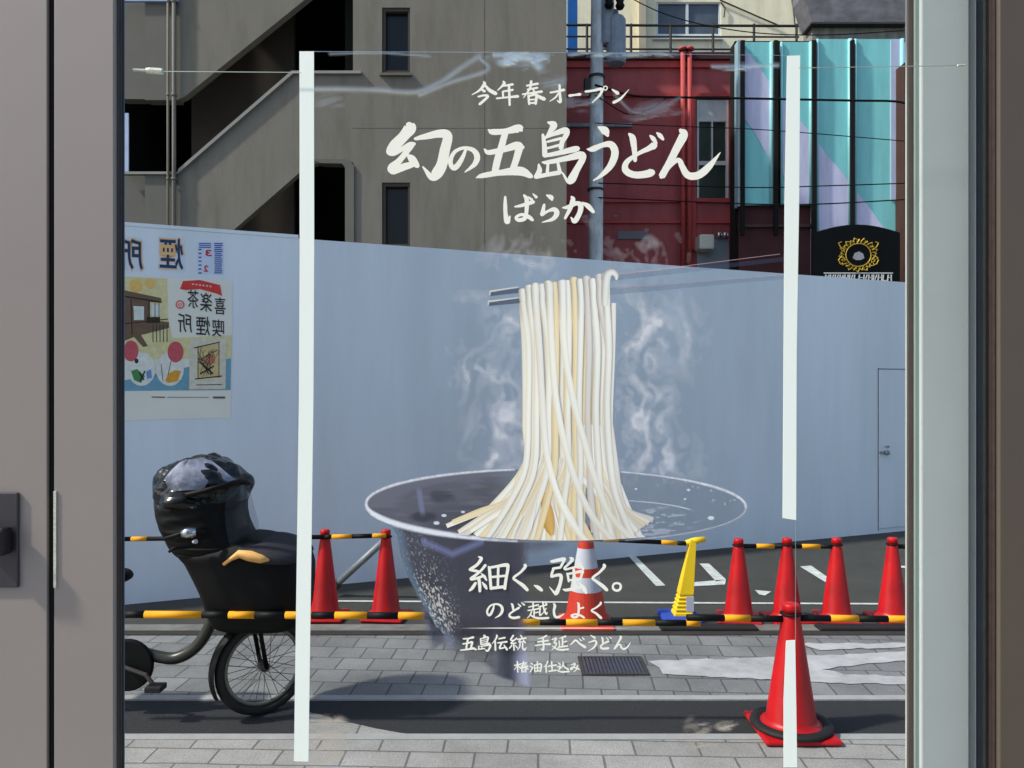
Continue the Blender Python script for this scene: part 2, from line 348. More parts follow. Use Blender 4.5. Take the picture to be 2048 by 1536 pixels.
wall_text('number', '3', 417, 506, 13, 13, M_redink, .003, st, .03); wall_text('number', '2', 412, 537, 9, 13, M_redink, .003, st, .03)
mb = MB(); r = random.Random(4)
for row in range(16):
    y = 486+row*3.9; wpoly(mb, [(428+r.uniform(0, 3), y), (446-r.uniform(0, 4), y), (446-r.uniform(0, 4), y+2.2), (428, y+2.2)], .003)
    if not 494 < y < 545: wpoly(mb, [(398, y), (422, y), (422, y+2), (398, y+2)], .003)
    elif row % 2: wpoly(mb, [(397, y), (403, y), (403, y+2.6), (397, y+2.6)], .003)
mb.build('small_print', M_blueink, st)

# the illustrated poster
po = thing('illustrated_poster', 'illustrated poster with red ribbon and round drawings taped to hoarding', 'poster', tuple(HP(350, 836)))
wpoly(MB(), [(225, 550), (465, 561), (462, 836), (225, 841)], .002).build('paper', M_paper, po)
ART = MB(); ARTM = []; ARTI = []
def art(name, rgb, polys, off):
    ARTM.append(mat('ink_'+name, rgb, .7, .12, 25))
    for pl in polys: wpoly(ART, pl, off); ARTI.append(len(ARTM)-1)
def disc(cx, cy, rx, ry, n=20): return [(cx+rx*math.cos(2*math.pi*k/n), cy+ry*math.sin(2*math.pi*k/n)) for k in range(n)]
def ln(x0, y0, x1, y1, w):
    dx, dy = x1-x0, y1-y0; l = math.hypot(dx, dy); nx, ny = -dy/l*w/2, dx/l*w/2
    return [(x0+nx, y0+ny), (x1+nx, y1+ny), (x1-nx, y1-ny), (x0-nx, y0-ny)]
art('yellow_ground', (220, 210, 156), [[(228, 552), (334, 557), (336, 640), (345, 676), (464, 670), (463, 716), (228, 720)]], .0030)
art('blue_band', (112, 162, 182), [[(228, 765), (462, 716), (461, 780), (228, 782)]], .0034)
art('orange_glow', (232, 190, 110), [disc(272, 572, 14, 14), disc(300, 568, 10, 10)], .0036)
art('brown_house', (112, 88, 70), [[(228, 576), (322, 596), (324, 606), (300, 604), (300, 640), (338, 644), (338, 656), (282, 670), (296, 692), (286, 694), (268, 674), (228, 690)]], .0040)
art('white_panel', (214, 220, 212), [[(228, 606), (241, 607), (241, 640), (228, 640)], [(267, 612), (288, 613), (288, 640), (268, 640)], [(303, 608), (321, 610), (321, 632), (303, 632)]], .0044)
art('dark_line', (52, 40, 36), [ln(232, 590, 320, 604, 3), ln(293, 640, 320, 640, 12)]+[ln(x, 650, x, 684, 1.5) for x in range(306, 340, 7)]+[ln(240, 596, 240, 668, 2), ln(262, 598, 264, 668, 2), ln(298, 602, 298, 640, 2), ln(310, 606, 310, 636, 1.4), ln(318, 606, 318, 636, 1.4), ln(244, 648, 336, 638, 2)], .0048)
art('white_oval', (224, 224, 216), [disc(283, 738, 28, 34), disc(340, 738, 28, 34)], .0052)
art('red_disc', (200, 88, 96), [disc(262, 702, 15, 21), disc(351, 704, 16, 21)], .0056)
art('green_coat', (70, 140, 80), [[(262, 742), (274, 738), (290, 752), (282, 766), (268, 760)]], .0056)
art('ochre_coat', (222, 160, 50), [[(336, 748), (350, 740), (362, 742), (356, 762), (338, 766), (330, 762)]], .0056)
art('blue_coat', (110, 150, 200), [[(292, 744), (302, 738), (304, 756), (294, 758)]], .0058)
art('hair', (56, 44, 44), [disc(273, 722, 4, 5)]+[ln(278, 745, 288, 760, 3), ln(290, 742, 280, 762, 3), ln(322, 728, 326, 762, 1.2), ln(342, 722, 336, 750, 1.2)], .0062)
art('inset_card', (214, 208, 188), [[(380, 678), (453, 675), (451, 778), (378, 779)]], .0052)
art('inset_house', (206, 186, 130), [[(396, 692), (438, 686), (438, 756), (396, 756)]], .0056)
r = random.Random(9)
art('inset_line', (58, 48, 44), [ln(388, 696, 440, 684, 2.2), ln(396, 692, 396, 758, 1.6), ln(438, 686, 438, 756, 1.6), ln(390, 758, 444, 752, 2.4), ln(400, 724, 426, 748, 4), ln(400, 748, 428, 732, 3)]+[ln(394+r.uniform(0, 40), 694+r.uniform(0, 60), 394+r.uniform(0, 46), 694+r.uniform(0, 60), 1) for _ in range(22)], .0060)
art('inset_tone', (200, 120, 90), [[(412, 712), (430, 708), (430, 726), (412, 730)]], .0058)
art('ribbon', (214, 62, 58), [[(366, 562), (400, 560), (440, 570), (444, 592), (436, 588), (400, 578), (372, 580), (360, 578)]], .0052)
art('rising_sun', (222, 120, 112), [disc(360, 609, 9, 9)], .0052)
wall_text('lettering', 'の', 360, 609, 11, 11, M_paper, .0060, po, .02)
MB_k = mat('black_ink', (34, 34, 34), .6, .1)
for ch, x, y, w_, h_ in (('喜', 440, 612, 22, 34), ('楽', 412, 604, 24, 38), ('茶', 386, 598, 22, 36), ('喫', 436, 656, 24, 34), ('煙', 406, 652, 28, 38), ('所', 370, 646, 28, 38)):
    wall_text('lettering', ch, x, y, w_, h_, MB_k, .0056, po, .006)
art('small_print', (92, 90, 86), [ln(303, 794, 330+5*k, 794.5, 2.2) for k in (0,)]+[ln(335+6*k, 794.6, 339+6*k, 794.7, 1.6) for k in range(14)]+[ln(426, 795, 450, 795, 4), ln(392, 770, 444, 769, 2)], .0052)
art('ribbon_print', (236, 190, 186), [ln(384+7*k, 568+k*.9, 388+7*k, 568.5+k*.9, 3) for k in range(6)], .0056)

ill = ART.build('illustration', ARTM[0], po)
for m_ in ARTM[1:]: ill.data.materials.append(m_)
for p, i in zip(ill.data.polygons, ARTI): p.material_index = i

# ------------------------------------------------------------------ grey stair building
YB = 11.0
bd = thing('stair_building', 'grey rendered building with open zigzag staircase behind the hoarding', 'building', (-3, YB, 0))
BOT = 1015
mb = MB()
mb.pbox(706, 764, -260, BOT, YB, .3); mb.pbox(820, 1133, -260, BOT, YB, .3)
mb.pbox(764, 820, -260, 15, YB, .3); mb.pbox(764, 820, 145, 365, YB, .3); mb.pbox(764, 820, 492, BOT, YB, .3)
mb.build('wall', M_concrete, bd)
MB().pbox(1130.5, 1133, -260, BOT, YB+.302, 5).build('side_wall', M_concrete2, bd)
sh = MB().pbox(704, 1130, 255.5, 256.5, YB-.002, .004); sh.pbox(968, 969, -200, 500, YB-.003, .004); sh.build('render_joint', M_concrete2, bd)
for (x0, x1, y0, y1) in ((764, 820, 15, 145), (764, 820, 365, 492)):
    wn = MB()
    for (a, b, c, d) in ((x0, x0+7, y0, y1), (x1-4, x1, y0, y1), (x0+7, x1-4, y0, y0+8), (x0+7, x1-4, y1-4, y1)): wn.pbox(a, b, c, d, YB+.02, .12)
    wo = wn.build('window', M_under, bd); MB().pbox(x0+7, x1-4, y0+8, y1-4, YB+.1, .02).build('pane', mat('black_window_glass', (12, 15, 18), .3, .3, 1, spec=.3), wo)
    MB().pbox(x0-5, x1+3, y1, y1+5, YB-.05, .049).build('sill', M_concrete2, wo)
MB().pbox(-900, 149, -300, BOT, YB+.5, .3).build('wall', M_concrete, bd)
# stair flights
MB().pprism([(356, -260), (356, 199), (368, 194), (610, -1), (930, -260)], YB, .14).build('stair_parapet', M_concrete, bd)
MB().pprism([(356, 345), (585, 146), (706, 146), (706, 325), (640, 325), (622, 330), (598, 346), (356, 557)], YB, .14).build('stair_parapet', M_concrete, bd)
rl = MB(); rl.pprism([(356, 338), (583, 141), (722, 141), (722, 146.5), (586, 146.5), (356, 346)], YB-.05, .22); rl.build('parapet_cap', mat('cap_grey', (146, 143, 137), .8, .06, 4), bd)
MB().pprism([(620, 318), (690, 318), (700, 322), (708, 332), (708, 500), (690, 500), (690, 335), (684, 327), (640, 326)], YB-.03, .2).build('door_surround', M_concrete2, bd)
MB().pbox(240, 290, -260, 198, YB+.12, .2).pbox(290, 356, -260, 200, YB, .2).build('landing_parapet', M_concrete2, bd)
MB().pbox(240, 290, 352, 560, YB+.12, .2).pbox(290, 356, 347, 560, YB, .2).build('landing_parapet', M_concrete2, bd)
MB().pbox(240, 356, 343, 348, YB-.04, .1).build('parapet_cap', mat('cap_grey', (0, 0, 0)), bd)
MB().pbox(248, 257, 226, 356, YB+.35, .02).build('far_wall', mat('pale_far_wall', (176, 190, 220), .8, .1, 3), bd)  # sky light on this strip is put into its pale blue colour
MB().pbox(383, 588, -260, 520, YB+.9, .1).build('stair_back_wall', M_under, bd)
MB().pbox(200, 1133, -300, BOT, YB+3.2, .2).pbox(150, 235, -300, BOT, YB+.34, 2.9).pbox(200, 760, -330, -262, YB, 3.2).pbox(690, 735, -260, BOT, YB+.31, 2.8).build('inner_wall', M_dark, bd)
for px, r in ((348, .028), (336, .018)):
    a, b = P(px, -250, YB-.06), P(px, 900, YB-.06); t = MB().tube([a, b], r, 10)
    for py in (-60, 5, 192, 360): c = P(px, py, YB-.06); t.tube([c, c+Vector((0, 0, .03))], r*1.35, 10)
    t.build('drain_pipe', M_concrete, bd, smooth=True)
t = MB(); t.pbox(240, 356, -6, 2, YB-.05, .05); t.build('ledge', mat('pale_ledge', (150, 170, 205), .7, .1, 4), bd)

# ------------------------------------------------------------------ cream building, railing, blue panel
YC = 19.0
cb = thing('cream_building', 'weathered cream building with sliding window above the red wall', 'building', (5, YC, 0))
mb = MB(); mb.pbox(1060, 1312, -300, 420, YC, .3); mb.pbox(1442, 1612, -300, 420, YC, .3); mb.pbox(1312, 1442, -300, 4, YC, .3); mb.pbox(1312, 1442, 72, 420, YC, .3); mb.build('wall', M_cream, cb)
w_ = MB()
for (a, b, c, d) in ((1312, 1316, 4, 72), (1438, 1442, 4, 72), (1316, 1438, 4, 7), (1316, 1438, 68, 72), (1372, 1377, 7, 68)): w_.pbox(a, b, c, d, YC+.02, .1)
wo = w_.build('window', M_alu, cb); MB().pbox(1316, 1438, 7, 68, YC+.07, .02).build('pane', mat('grey_window_glass', (82, 92, 104), .3, .3, 1, dirt=.3), wo)
MB().pbox(1306, 1446, 73, 78, YC-.08, .079).build('sill', M_alu, wo)
MB().pbox(1278, 1292, -300, 112, YC-.25, .249).build('pilaster', mat('cream_shade', (190, 180, 156), .85, .1, 3), cb)
for pl in ([(1440, 0), (1520, 35), (1560, 52)], [(1580, -30), (1588, 30), (1590, 52)], [(1442, 5), (1450, 16), (1448, 34)], [(1276, 0), (1284, 14), (1290, 30)]): MB().tube([P(x, y, YC-.05) for x, y in pl], .018, 6).build('conduit', M_steeld, cb)
bp = MB().pbox(1136, 1155, -300, 105, 17.4, .25).build('blue_post', M_blue); tag(bp, 'bright blue vertical panel beside the grey building corner', 'panel')
rlg = thing('roof_railing', 'rusty brown pipe railing along the red building roof', 'railing', tuple(P(1350, 118, 16.2)))
mb = MB(); 
for y in (50, 73, 98): mb.tube([P(1120, y, 16.2), P(1598, y+(2 if y < 60 else 1), 16.2)], .028 if y == 50 else .02, 8)
mb.build('rail', M_steeld, rlg)
for x in (1174, 1262, 1341, 1426, 1508, 1593): MB().tube([P(x, 48, 16.2), P(x, 122 if x < 1480 else 82, 16.2)], .028, 8).build('post', M_steeld, rlg)

# ------------------------------------------------------------------ red building
YR = 14.2
rb = thing('red_building', 'red painted building with tall narrow window and pipes', 'building', (3, YR, 0))
mb = MB(); mb.pbox(1080, 1393, 118, 990, YR, 1.5); mb.pbox(1457, 1482, 118, 990, YR, 1.5); mb.pbox(1393, 1457, 118, 198, YR, 1.5); mb.pbox(1393, 1457, 402, 990, YR, 1.5); mb.build('wall', M_red, rb)
MB().pbox(1080, 1482, 104, 117.5, YR-.12, 1.7).build('parapet_cap', mat('dark_red_cap', (70, 36, 38), .8, .2, 4), rb)
for (y0, y1) in ((121, 134), (186, 192), (396, 404), (440, 446)):
    MB().pbox(1081, 1481, y0, y1, YR-.06, .059).build('ledge', M_redtrim, rb)
mb = MB(); mb.pbox(1462, 1474, 192, 500, YR-.09, .088); mb.pbox(1384, 1392, 192, 500, YR-.09, .088); mb.build('window_casing', M_redtrim, rb)
for x in (1366, 1379):
    a = MB().tube([P(x, 104, YR-.2), P(x, 560, YR-.2)], .045, 12); c = P(x, 100, YR-.2); a.tube([c, c+Vector((0, 0, .05))], [.09, .07], 12); a.build('pipe', M_redtrim, rb, smooth=True)
w_ = MB()
for (a, b, c, d) in ((1394, 1398, 200, 402), (1452, 1457, 200, 402), (1398, 1452, 235, 243), (1398, 1452, 322, 330), (1423, 1426, 243, 322)): w_.pbox(a, b, c, d, YR-.02, .1)
wo = w_.build('window', M_alu, rb)
MB().pbox(1398, 1452, 200, 235, YR+.01, .03).build('pane', mat('frosted_pane', (206, 214, 216), .5, .08, 3, dirt=.2), wo); MB().pbox(1398, 1452, 243, 400, YR+.03, .02).build('pane', mat('green_window_glass', (62, 72, 66), .3, .2, 3, spec=.3), wo)
MB().pprism([(1404, 392), (1409, 395), (1452, 368), (1449, 364)], YR+.05, .03).build('brace', M_redtrim, wo)
MB().pbox(1235, 1297, 462, 478, YR-.03, .029).build('name_plate', mat('grey_plate', (128, 122, 126), .6, .1), rb)
MB().pbox(1087, 1265, 246, 253, YR-.08, .05).build('cable_duct', M_steel, rb)
MB().pbox(1394, 1458, 478, 620, YR-.03, .029).build('service_door', mat('pale_service_door', (150, 158, 172), .6, .05), rb)
ac = MB().pbox(1399, 1429, 468, 498, YR-.4, .36).build('meter_box', mat('white_box_paint', (225, 222, 210), .5, .04), rb, bevel=.03)
for x in (1436, 1448):
    c = P(x, 472, YR-.06); MB().tube([c, c+Vector((0, -.04, 0)), c+Vector((0, -.12, 0))], [.055, .055, .045], 14).build('vent_cowl', M_chrome, rb, smooth=True)

# ------------------------------------------------------------------ teal and lavender shed
YT = 12.9
tb = thing('teal_shop', 'teal and lavender striped panel front above dark shop', 'building', (5.5, YT, 0))
panels = [(1482, 1545), (1562, 1624), (1634, 1702), (1710, 1806)]
band_hi = lambda x: 92+(x-1485)*1.28; band_lo = lambda x: 232+(x-1485)*1.5
for i, (x0, x1) in enumerate(panels):
    bot = 410 if i < 2 else 470; wv = MB(); top = 84 if i < 2 else 78
    n = 10; pts = []
    for k in range(n+1): pts.append((x0+(x1-x0)*k/n, top))
    def pnl(poly, m, yd, nm, par):
        a = MB().pprism(poly, yd, .05); return a.build(nm, m, par)
    pa = pnl([(x0, top), (x1, top), (x1, bot), (x0, bot)], M_teal, YT, 'panel', tb)
    pl = []
    for k in range(9): x = x0+(x1-x0)*k/8; pl.append((x, min(max(band_hi(x)+2*math.sin(x/9), top+1), bot-1)))
    for k in range(8, -1, -1): x = x0+(x1-x0)*k/8; pl.append((x, min(max(band_lo(x)+3*math.sin(x/11), top+2), bot-.5)))
    pnl(pl, M_lav, YT-.012, 'lavender_band', pa)
    rib = MB().tube([P(x1-2, top, YT-.02), P(x1-2, bot, YT-.02)], .035, 10); rib.tube([P(x0+1, top, YT-.02), P(x0+1, bot, YT-.02)], .02, 8); rib.build('rolled_edge', mat('pale_teal_edge', (150, 206, 214), .4, .06, 3, dirt=.2), pa, smooth=True)
MB().pbox(1782, 1803, 79, 400, YT-.02, .019).build('white_stripe', mat('white_stripe', (186, 196, 224), .5, .08, 3, dirt=.2), tb)
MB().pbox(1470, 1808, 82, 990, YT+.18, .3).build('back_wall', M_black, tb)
MB().pbox(1476, 1481, 80, 412, YT-.05, .2).pbox(1628, 1632, 80, 560, YT-.05, .2).build('post', mat('pale_blue_post', (150, 176, 190), .5, .1, 5), tb)
for x in (1486, 1553, 1629.5, 1706): MB().pbox(x-4, x+4, 80, 470, YT-.1, .07).build('black_post', M_black, tb)
MB().pbox(1478, 1626, 411, 570, YT+.1, .07).build('shop_front', M_redd, tb)
MB().pbox(1478, 1626, 448, 454, YT+.04, .05).build('rail', mat('brown_rail', (72, 48, 44), .6, .2), tb)
mb = MB(); mb.pprism([(1606, -280), (1606, -10), (1626, 44), (1815, 44), (1815, -280)], YT+.4, .5); mb.build('roof', M_roof, tb)
MB().pbox(1624, 1815, 47, 80, YT+.45, .4).build('gutter_wall', mat('stained_wall', (140, 136, 130), .9, .3, 8, stretch=(1, 1, .4), dirt=.5), tb)
MB().pbox(1622, 1816, 44, 47.5, YT+.3, .4).build('eave', M_steeld, tb)
MB().pbox(1809, 1850, 125, 700, YT-.3, .8).build('brown_pier', mat('brown_pier', (66, 40, 34), .8, .15), tb)
# black arched sign
sg = thing('arched_sign', 'black arched sign with gold wreath emblem and white lettering', 'sign', tuple(P(1715, 560, 11.6)))
YS = 11.6
arc = [(1628, 475)]+[(1628+172*k/16, 475-26*math.sin(math.pi*min(1, .12+.76*k/16))) for k in range(17)]+[(1800, 470), (1800, 640), (1628, 640)]
MB().pprism(arc, YS, .12).build('face', M_blackgloss, sg)
em = MB(); ccx, ccy = 1717, 510; k0 = 0
for k in range(26):
    a = 2*math.pi*k/26; a2 = a+.3; r0 = 24 if k % 2 else 27
    if abs(a-1.5*math.pi) < .1: pass
    p = [(ccx+r0*math.cos(a)*1.18, ccy+r0*math.sin(a)*.98), (ccx+(r0+7)*math.cos(a+.16)*1.15, ccy+(r0+7)*math.sin(a+.16)), (ccx+(r0+3)*math.cos(a+.34)*1.15, ccy+(r0+3)*math.sin(a+.34)), (ccx+(r0+.5)*math.cos(a+.2)*1.15, ccy+(r0+.5)*math.sin(a+.2)*.98)]
    em.tube([P(x, y, YS-.01) for x, y in p], [.006, .013, .01, .004], 6)
em.tube([P(ccx+23*math.cos(a)*1.1, ccy+23*math.sin(a), YS-.01) for a in [2*math.pi*q/24 for q in range(25)]], .008, 6)
for s in (-1, 1):
    em.tube([P(ccx+s*x, y, YS-.012) for x, y in ((26, 520), (34, 512), (40, 520), (36, 528), (30, 530))], .009, 6); em.tube([P(ccx+s*x, y, YS-.012) for x, y in ((28, 500), (36, 494), (40, 486), (34, 484))], .009, 6)
em.build('wreath_emblem', M_gold, sg)
MB().pprism([(1706, 516), (1710, 506), (1718, 503), (1726, 507), (1729, 516), (1722, 520), (1712, 520)], YS-.01, .009).build('crest', mat('crest_grey', (150, 150, 158), .5, .2, 30), sg)
lt = MB(); x = 1652; r = random.Random(3)
lt.pbox(1648, 1786, 545, 547, YS-.008, .007)
for k in range(14):
    wch = 8; t = r.choice('HNAUVE')
    a = lambda x0, y0, x1, y1, w: lt.pprism(ln(x0, y0, x1, y1, w), YS-.008-.0002*k, .006)
    a(x, 549, x-1.5, 562, 2.4)
    if t in 'HNA': a(x+6, 549, x+6, 562, 2.2)
    if t in 'N': a(x+6, 549.5, x, 561, 1.8)
    if t in 'HAE': a(x, 555, x+6, 555, 1.6)
    if t in 'UE': a(x, 561, x+6, 561, 1.8)
    if t == 'V': a(x+6, 549, x+1, 562, 2)
    x += 9.6
lt.build('lettering', M_signw, sg)

# utility pole
YP = 12.2
up = thing('utility_pole', 'grey concrete utility pole with transformers beside the grey building', 'utility pole', (P(1188, 0, YP).x, YP, 0))
x0 = P(1188, 0, YP).x
MB().tube([(x0, YP, 0), (x0+.02, YP, 3), (x0+.06, YP, 9.4)], [.135, .12, .09], 18).build('pole', mat('pole_concrete', (214, 216, 216), .8, .3, 9, .2, 50, stretch=(1, 1, .4), dirt=.3), up, smooth=True)
for (px, py0, py1, r) in ((1232, 35, 128, .155), (1213, -20, 90, .12)):
    a, b = P(px, py1, YP), P(px, py0, YP); c = MB().tube([a, a+Vector((0, 0, .04)), b-Vector((0, 0, .05)), b], [r*.9, r, r, r*.8], 18)
    c.tube([b, b+Vector((0, 0, .12))], [.05, .035], 10); c.build('transformer', mat('transformer_grey', (140, 148, 162), .5, .15, 6, dirt=.2), up, smooth=False)
for (px, py) in ((1218, 16), (1240, 18)):
    a = P(px, py, YP-.15); MB().tube([a, a+Vector((0, 0, .05)), a+Vector((0, 0, .1)), a+Vector((0, 0, .16)), a+Vector((0, 0, .2))], [.05, .075, .05, .075, .04], 12).build('insulator', M_bark, up, smooth=True)
for py in (28, 60, 120): MB().tube([P(1190, py, YP), P(1245, py+6, YP)], .022, 8).build('bracket', M_steel, up)
for py in (156, 190, 382): a = P(1191 if py > 300 else 1194, py, YP); MB().tube([a, a+Vector((0, 0, .035))], .128, 16).build('band_clamp', M_steeld, up)
bx = MB().pbox(1169, 1180, 155, 180, YP-.12, .18).build('switch_box', M_steeld, up, bevel=.01)
# overhead cables
def cable(pts, r, lab, Y0, Y1):
    sp = spline(pts, 8); n = len(sp); o = MB().tube([P(x, y, Y0+(Y1-Y0)*i/(n-1)) for i, (x, y) in enumerate(sp)], r, 6).build('overhead_cable', M_bark, smooth=True)
    return tag(o, lab, 'cable', 'overhead cables')
cable([(1190, 170), (1260, 190), (1330, 194), (1500, 197), (1700, 201), (1792, 203), (1830, 214)], .017, 'thick dark cable crossing the teal panels near their middle height', 12.1, 11.8)
cable([(1190, 246), (1340, 252), (1500, 258), (1640, 268), (1830, 284)], .007, 'thin cable drooping below the thick cable across teal panels', 12.1, 11.8)
cable([(1190, 366), (1500, 375), (1640, 372), (1830, 366)], .009, 'thin cable crossing the foot of the teal panels, upper of two', 12.1, 11.8)
cable([(1190, 395), (1500, 408), (1640, 408), (1830, 398)], .010, 'thin cable along the bottom edge of the teal panels', 12.1, 11.8)

cable([(1190, 190), (1255, 228), (1300, 218), (1338, 193)], .009, 'slack thin cable looping from the utility pole to the red pipes', 12.1, 12.1)
cable([(1196, -40), (1330, 28), (1480, 62), (1640, 70), (1830, 60)], .008, 'thin cable crossing the cream building and railing', 12.1, 11.8)

# ------------------------------------------------------------------ traffic cones and bars
ORIG = {}
def copy_tree(src, loc, label, scale=1., rz=0.):
    r = src.copy(); COL.objects.link(r); r.location = loc; r['label'] = label; r.scale = (scale,)*3; r.rotation_euler = (0, 0, rz)
    for ch in list(src.children):
        c = ch.copy(); COL.objects.link(c); c.parent = r
    return r
def make_cone(label, loc, weighted, group):
    r = bpy.data.objects.new('traffic_cone', None); COL.objects.link(r); tag(r, label, 'traffic cone', group); hh = .70
    b = MB(); b.lathe([(.17, .03), (.165, .042), (.142, .05), (.13, .06), (.124, .075), (.047, hh-.08), (.044, hh-.055)], n=32).build('body', M_conered, r, smooth=True)
    MB().lathe([(.0445, hh-.052), (.043, hh-.010), (.041, hh-.004), (.036, hh-.0005), (.001, hh)], n=24).build('cap', M_conered, r, smooth=True)
    MB().lathe([(.048, hh-.062), (.056, hh-.06), (.056, hh-.053), (.048, hh-.05)], n=24).build('bar_ring', M_bark, r, smooth=True)
    q = MB()
    for k in range(1): q.box((-.19, -.19, 0), (.19, .19, .028))
    q.build('base', M_conered, r, bevel=.02)
    if weighted: MB().lathe([(.20, .029), (.205, .036), (.20, .05), (.16, .056), (.15, .045)], n=32).build('weight_ring', M_rub, r, smooth=True)
    r.location = loc; return r
def cone_loc(px, tip, hh=.70, Y=None):          # depth from the row of its top: z = hh
    Y = Y or F*(H-hh)/(tip-HY); return Vector(((px-CX)/F*Y, Y, 0)), Y
NG = 'red traffic cones of the barrier'
YN = 3.84
near = make_cone('large red traffic cone with black weight ring, nearest and overlapping the lower tape', (P(1582, 0, YN).x, YN, .012), True, NG); near.scale = (.97, .97, .90)
specs = [(650, 1060, 'red traffic cone just right of the long white tape'), (772, 1060, 'red traffic cone left of the bowl, at the end of the grey prop'),
         (1477, 1078, 'red traffic cone right of the yellow cone'), (1574, 1077, 'red traffic cone directly above the large near cone'),
         (1673, 1077, 'red traffic cone between the tape and the last cone on the right'), (1785, 1076, 'red traffic cone at the right end beside the pale pillar')]
YF = 5.72; SC = .93
first = None
for px, tip, lab in specs:
    Yd = YF+(.05 if px < 900 else 0); hh = H-(tip-HY)*Yd/F; loc = (P(px, 0, Yd).x, Yd, .0165 if False else .004)
    if first is None: first = make_cone(lab, loc, False, NG); first.scale = (.82, .82, hh/.70)
    else:
        c = copy_tree(first, loc, lab, .82, random.uniform(-.3, .3)); c.scale.z = hh/.70; c['group'] = NG
    for t in ():
        pass
# dark feet of the right-hand cones
for px in (1455, 1560, 1690, 1785):
    pass
sc_ = thing('traffic_cone', 'orange-red cone with two white reflective bands behind the poster text', 'traffic cone', tuple(P(1172, 0, 5.6).xy)+(.004,))
Y_ = 5.6; X_ = P(1172, 0, Y_).x
def rr(z): return .155+(.036-.155)*(z-.03)/.67
for nm, z0, z1, m in (('body', .03, .255, M_coneor), ('white_band', .256, .36, M_conew), ('body', .361, .42, M_coneor), ('white_band', .421, .56, M_conew), ('tip', .561, .71, M_coneor)):
    MB().lathe([(rr(z0), z0), (rr(z1), z1)], (X_, Y_, 0), 32).build(nm, m, sc_, smooth=False)
MB().box((X_-.19, Y_-.19, .004), (X_+.19, Y_+.19, .034)).build('base', M_coneor, sc_, bevel=.02)
# yellow square cone with blue base, leaning a little
Yy = 5.7; yc = thing('yellow_bollard', 'yellow square bollard with ribbed foot on a blue base', 'bollard', (P(1360, 0, Yy).x, Yy, .004))
pts = []
def sq(cx, w_, z): return [(cx-w_, Yy-w_, z), (cx+w_, Yy-w_, z), (cx+w_, Yy+w_, z), (cx-w_, Yy+w_, z)]
mb = MB(); xb = P(1362, 0, Yy).x; xt = P(1386, 0, Yy).x; prof = [(.005, .0)]
zs = [(.05, .082)]; 
for k in range(5): zs += [(.07+.028*k, .080-.004*k), (.075+.028*k, .073-.004*k), (.088+.028*k, .073-.004*k), (.092+.028*k, .078-.004*k)]
zs += [(.55, .030), (.60, .027)]
vs = []
for z, w_ in zs: t = z/.6; vs += sq(xb+(xt-xb)*t, w_*.84, z)
fs = []
for i in range(len(zs)-1):
    for k in range(4): fs.append((i*4+k, i*4+(k+1) % 4, (i+1)*4+(k+1) % 4, (i+1)*4+k))
fs += [(3, 2, 1, 0), tuple(len(vs)-4+k for k in range(4))]
mb.add(vs, fs).build('body', M_yell, yc, bevel=.006)
MB().tube([P(1372, 1086, Yy), P(1388, 1082, Yy), P(1410, 1078, Yy)], [.02, .026, .02], 12).build('bar_clip', M_yell, yc, smooth=True)
MB().box((xb-.15, Yy-.15, .004), (xb+.13, Yy+.15, .05)).build('base', M_bluebase, yc, bevel=.015)
MB().box((xb+.02, Yy-.085, .09), (xb+.075, Yy-.078, .2)).build('sticker', M_conew, yc)

def bar(segs, Y0, Y1, th, lab, xr=None, end=0.):
    """segs: list of (px0, px1, colour, py)"""
    a0 = segs[0][0]; a1 = segs[-1][1]; y0 = segs[0][3]; y1 = segs[-1][3]
    def at(px): t = (px-a0)/(a1-a0); return P(px, y0+(y1-y0)*t, Y0+(Y1-Y0)*t)
    mb = MB(); mi = []
    for s in segs:
        n0 = len(mb.f); mb.tube([at(s[0]), at(s[1])], th*(1.0 if s[2] == 'k' else 1.04), 14); mi += [0 if s[2] == 'k' else 1]*(len(mb.f)-n0)
    o = mb.build('barrier_bar', M_bark); o.data.materials.append(M_bary)
    for p, i in zip(o.data.polygons, mi): p.material_index = i; p.use_smooth = len(p.vertices) == 4
    return tag(o, lab, 'barrier bar', 'striped barrier bars')
def segs(edges, first_, y0, y1):
    out = []; c = first_; n = edges[-1]-edges[0]
    for a, b in zip(edges, edges[1:]):
        out.append((a, b, c, None)); c = 'k' if c == 'y' else 'y'
    out[0] = out[0][:3]+(y0,); out[-1] = out[-1][:3]+(y1,); return out
TH = .0175
bar(segs([60, 120, 180, 245, 290, 405, 458, 510, 571, 624, 670, 735, 797, 850, 905, 950], 'y', 1228, 1232), YN, YN, TH, 'thick black and yellow bar in front of the bicycle, left of bowl')
bar(segs([955, 1018, 1080, 1132, 1195, 1245, 1310, 1372, 1400], 'k', 1244, 1246), YN+.02, YN+.02, .0155, 'black and yellow bar in front of the striped cone')
bar(segs([1374, 1448, 1500, 1572], 'k', 1235, 1238), YN-.03, YN, .0165, 'short black and yellow bar joining the large near cone from the left')
bar(segs([1590, 1660, 1716, 1775, 1835, 1900, 1960], 'k', 1236, 1240), YN, YN, .0165, 'black and yellow bar from the large near cone to the pale pillar')
bar(segs([150, 263, 295, 420, 450, 552, 586, 650], 'k', 1079, 1074), YF, YF, .0165, 'thin black and yellow bar behind the bicycle hood')
bar(segs([650, 664, 704, 745, 772], 'k', 1074, 1071), YF, YF, .0165, 'short bar linking the two cones left of the bowl')
bar(segs([1172, 1205, 1237, 1322, 1354, 1372], 'k', 1077, 1087), YF-.02, YF-.02, .0165, 'thin striped bar ending on the yellow bollard')
bar(segs([1477, 1512, 1548, 1603, 1640, 1673], 'k', 1092, 1093), YF, YF, .0165, 'thin striped bar across the middle pair of right-hand cones')
bar(segs([1785, 1840, 1880, 1940], 'k', 1093, 1093), YF, YF, .0165, 'thin bar at far right running behind the pale pillar')
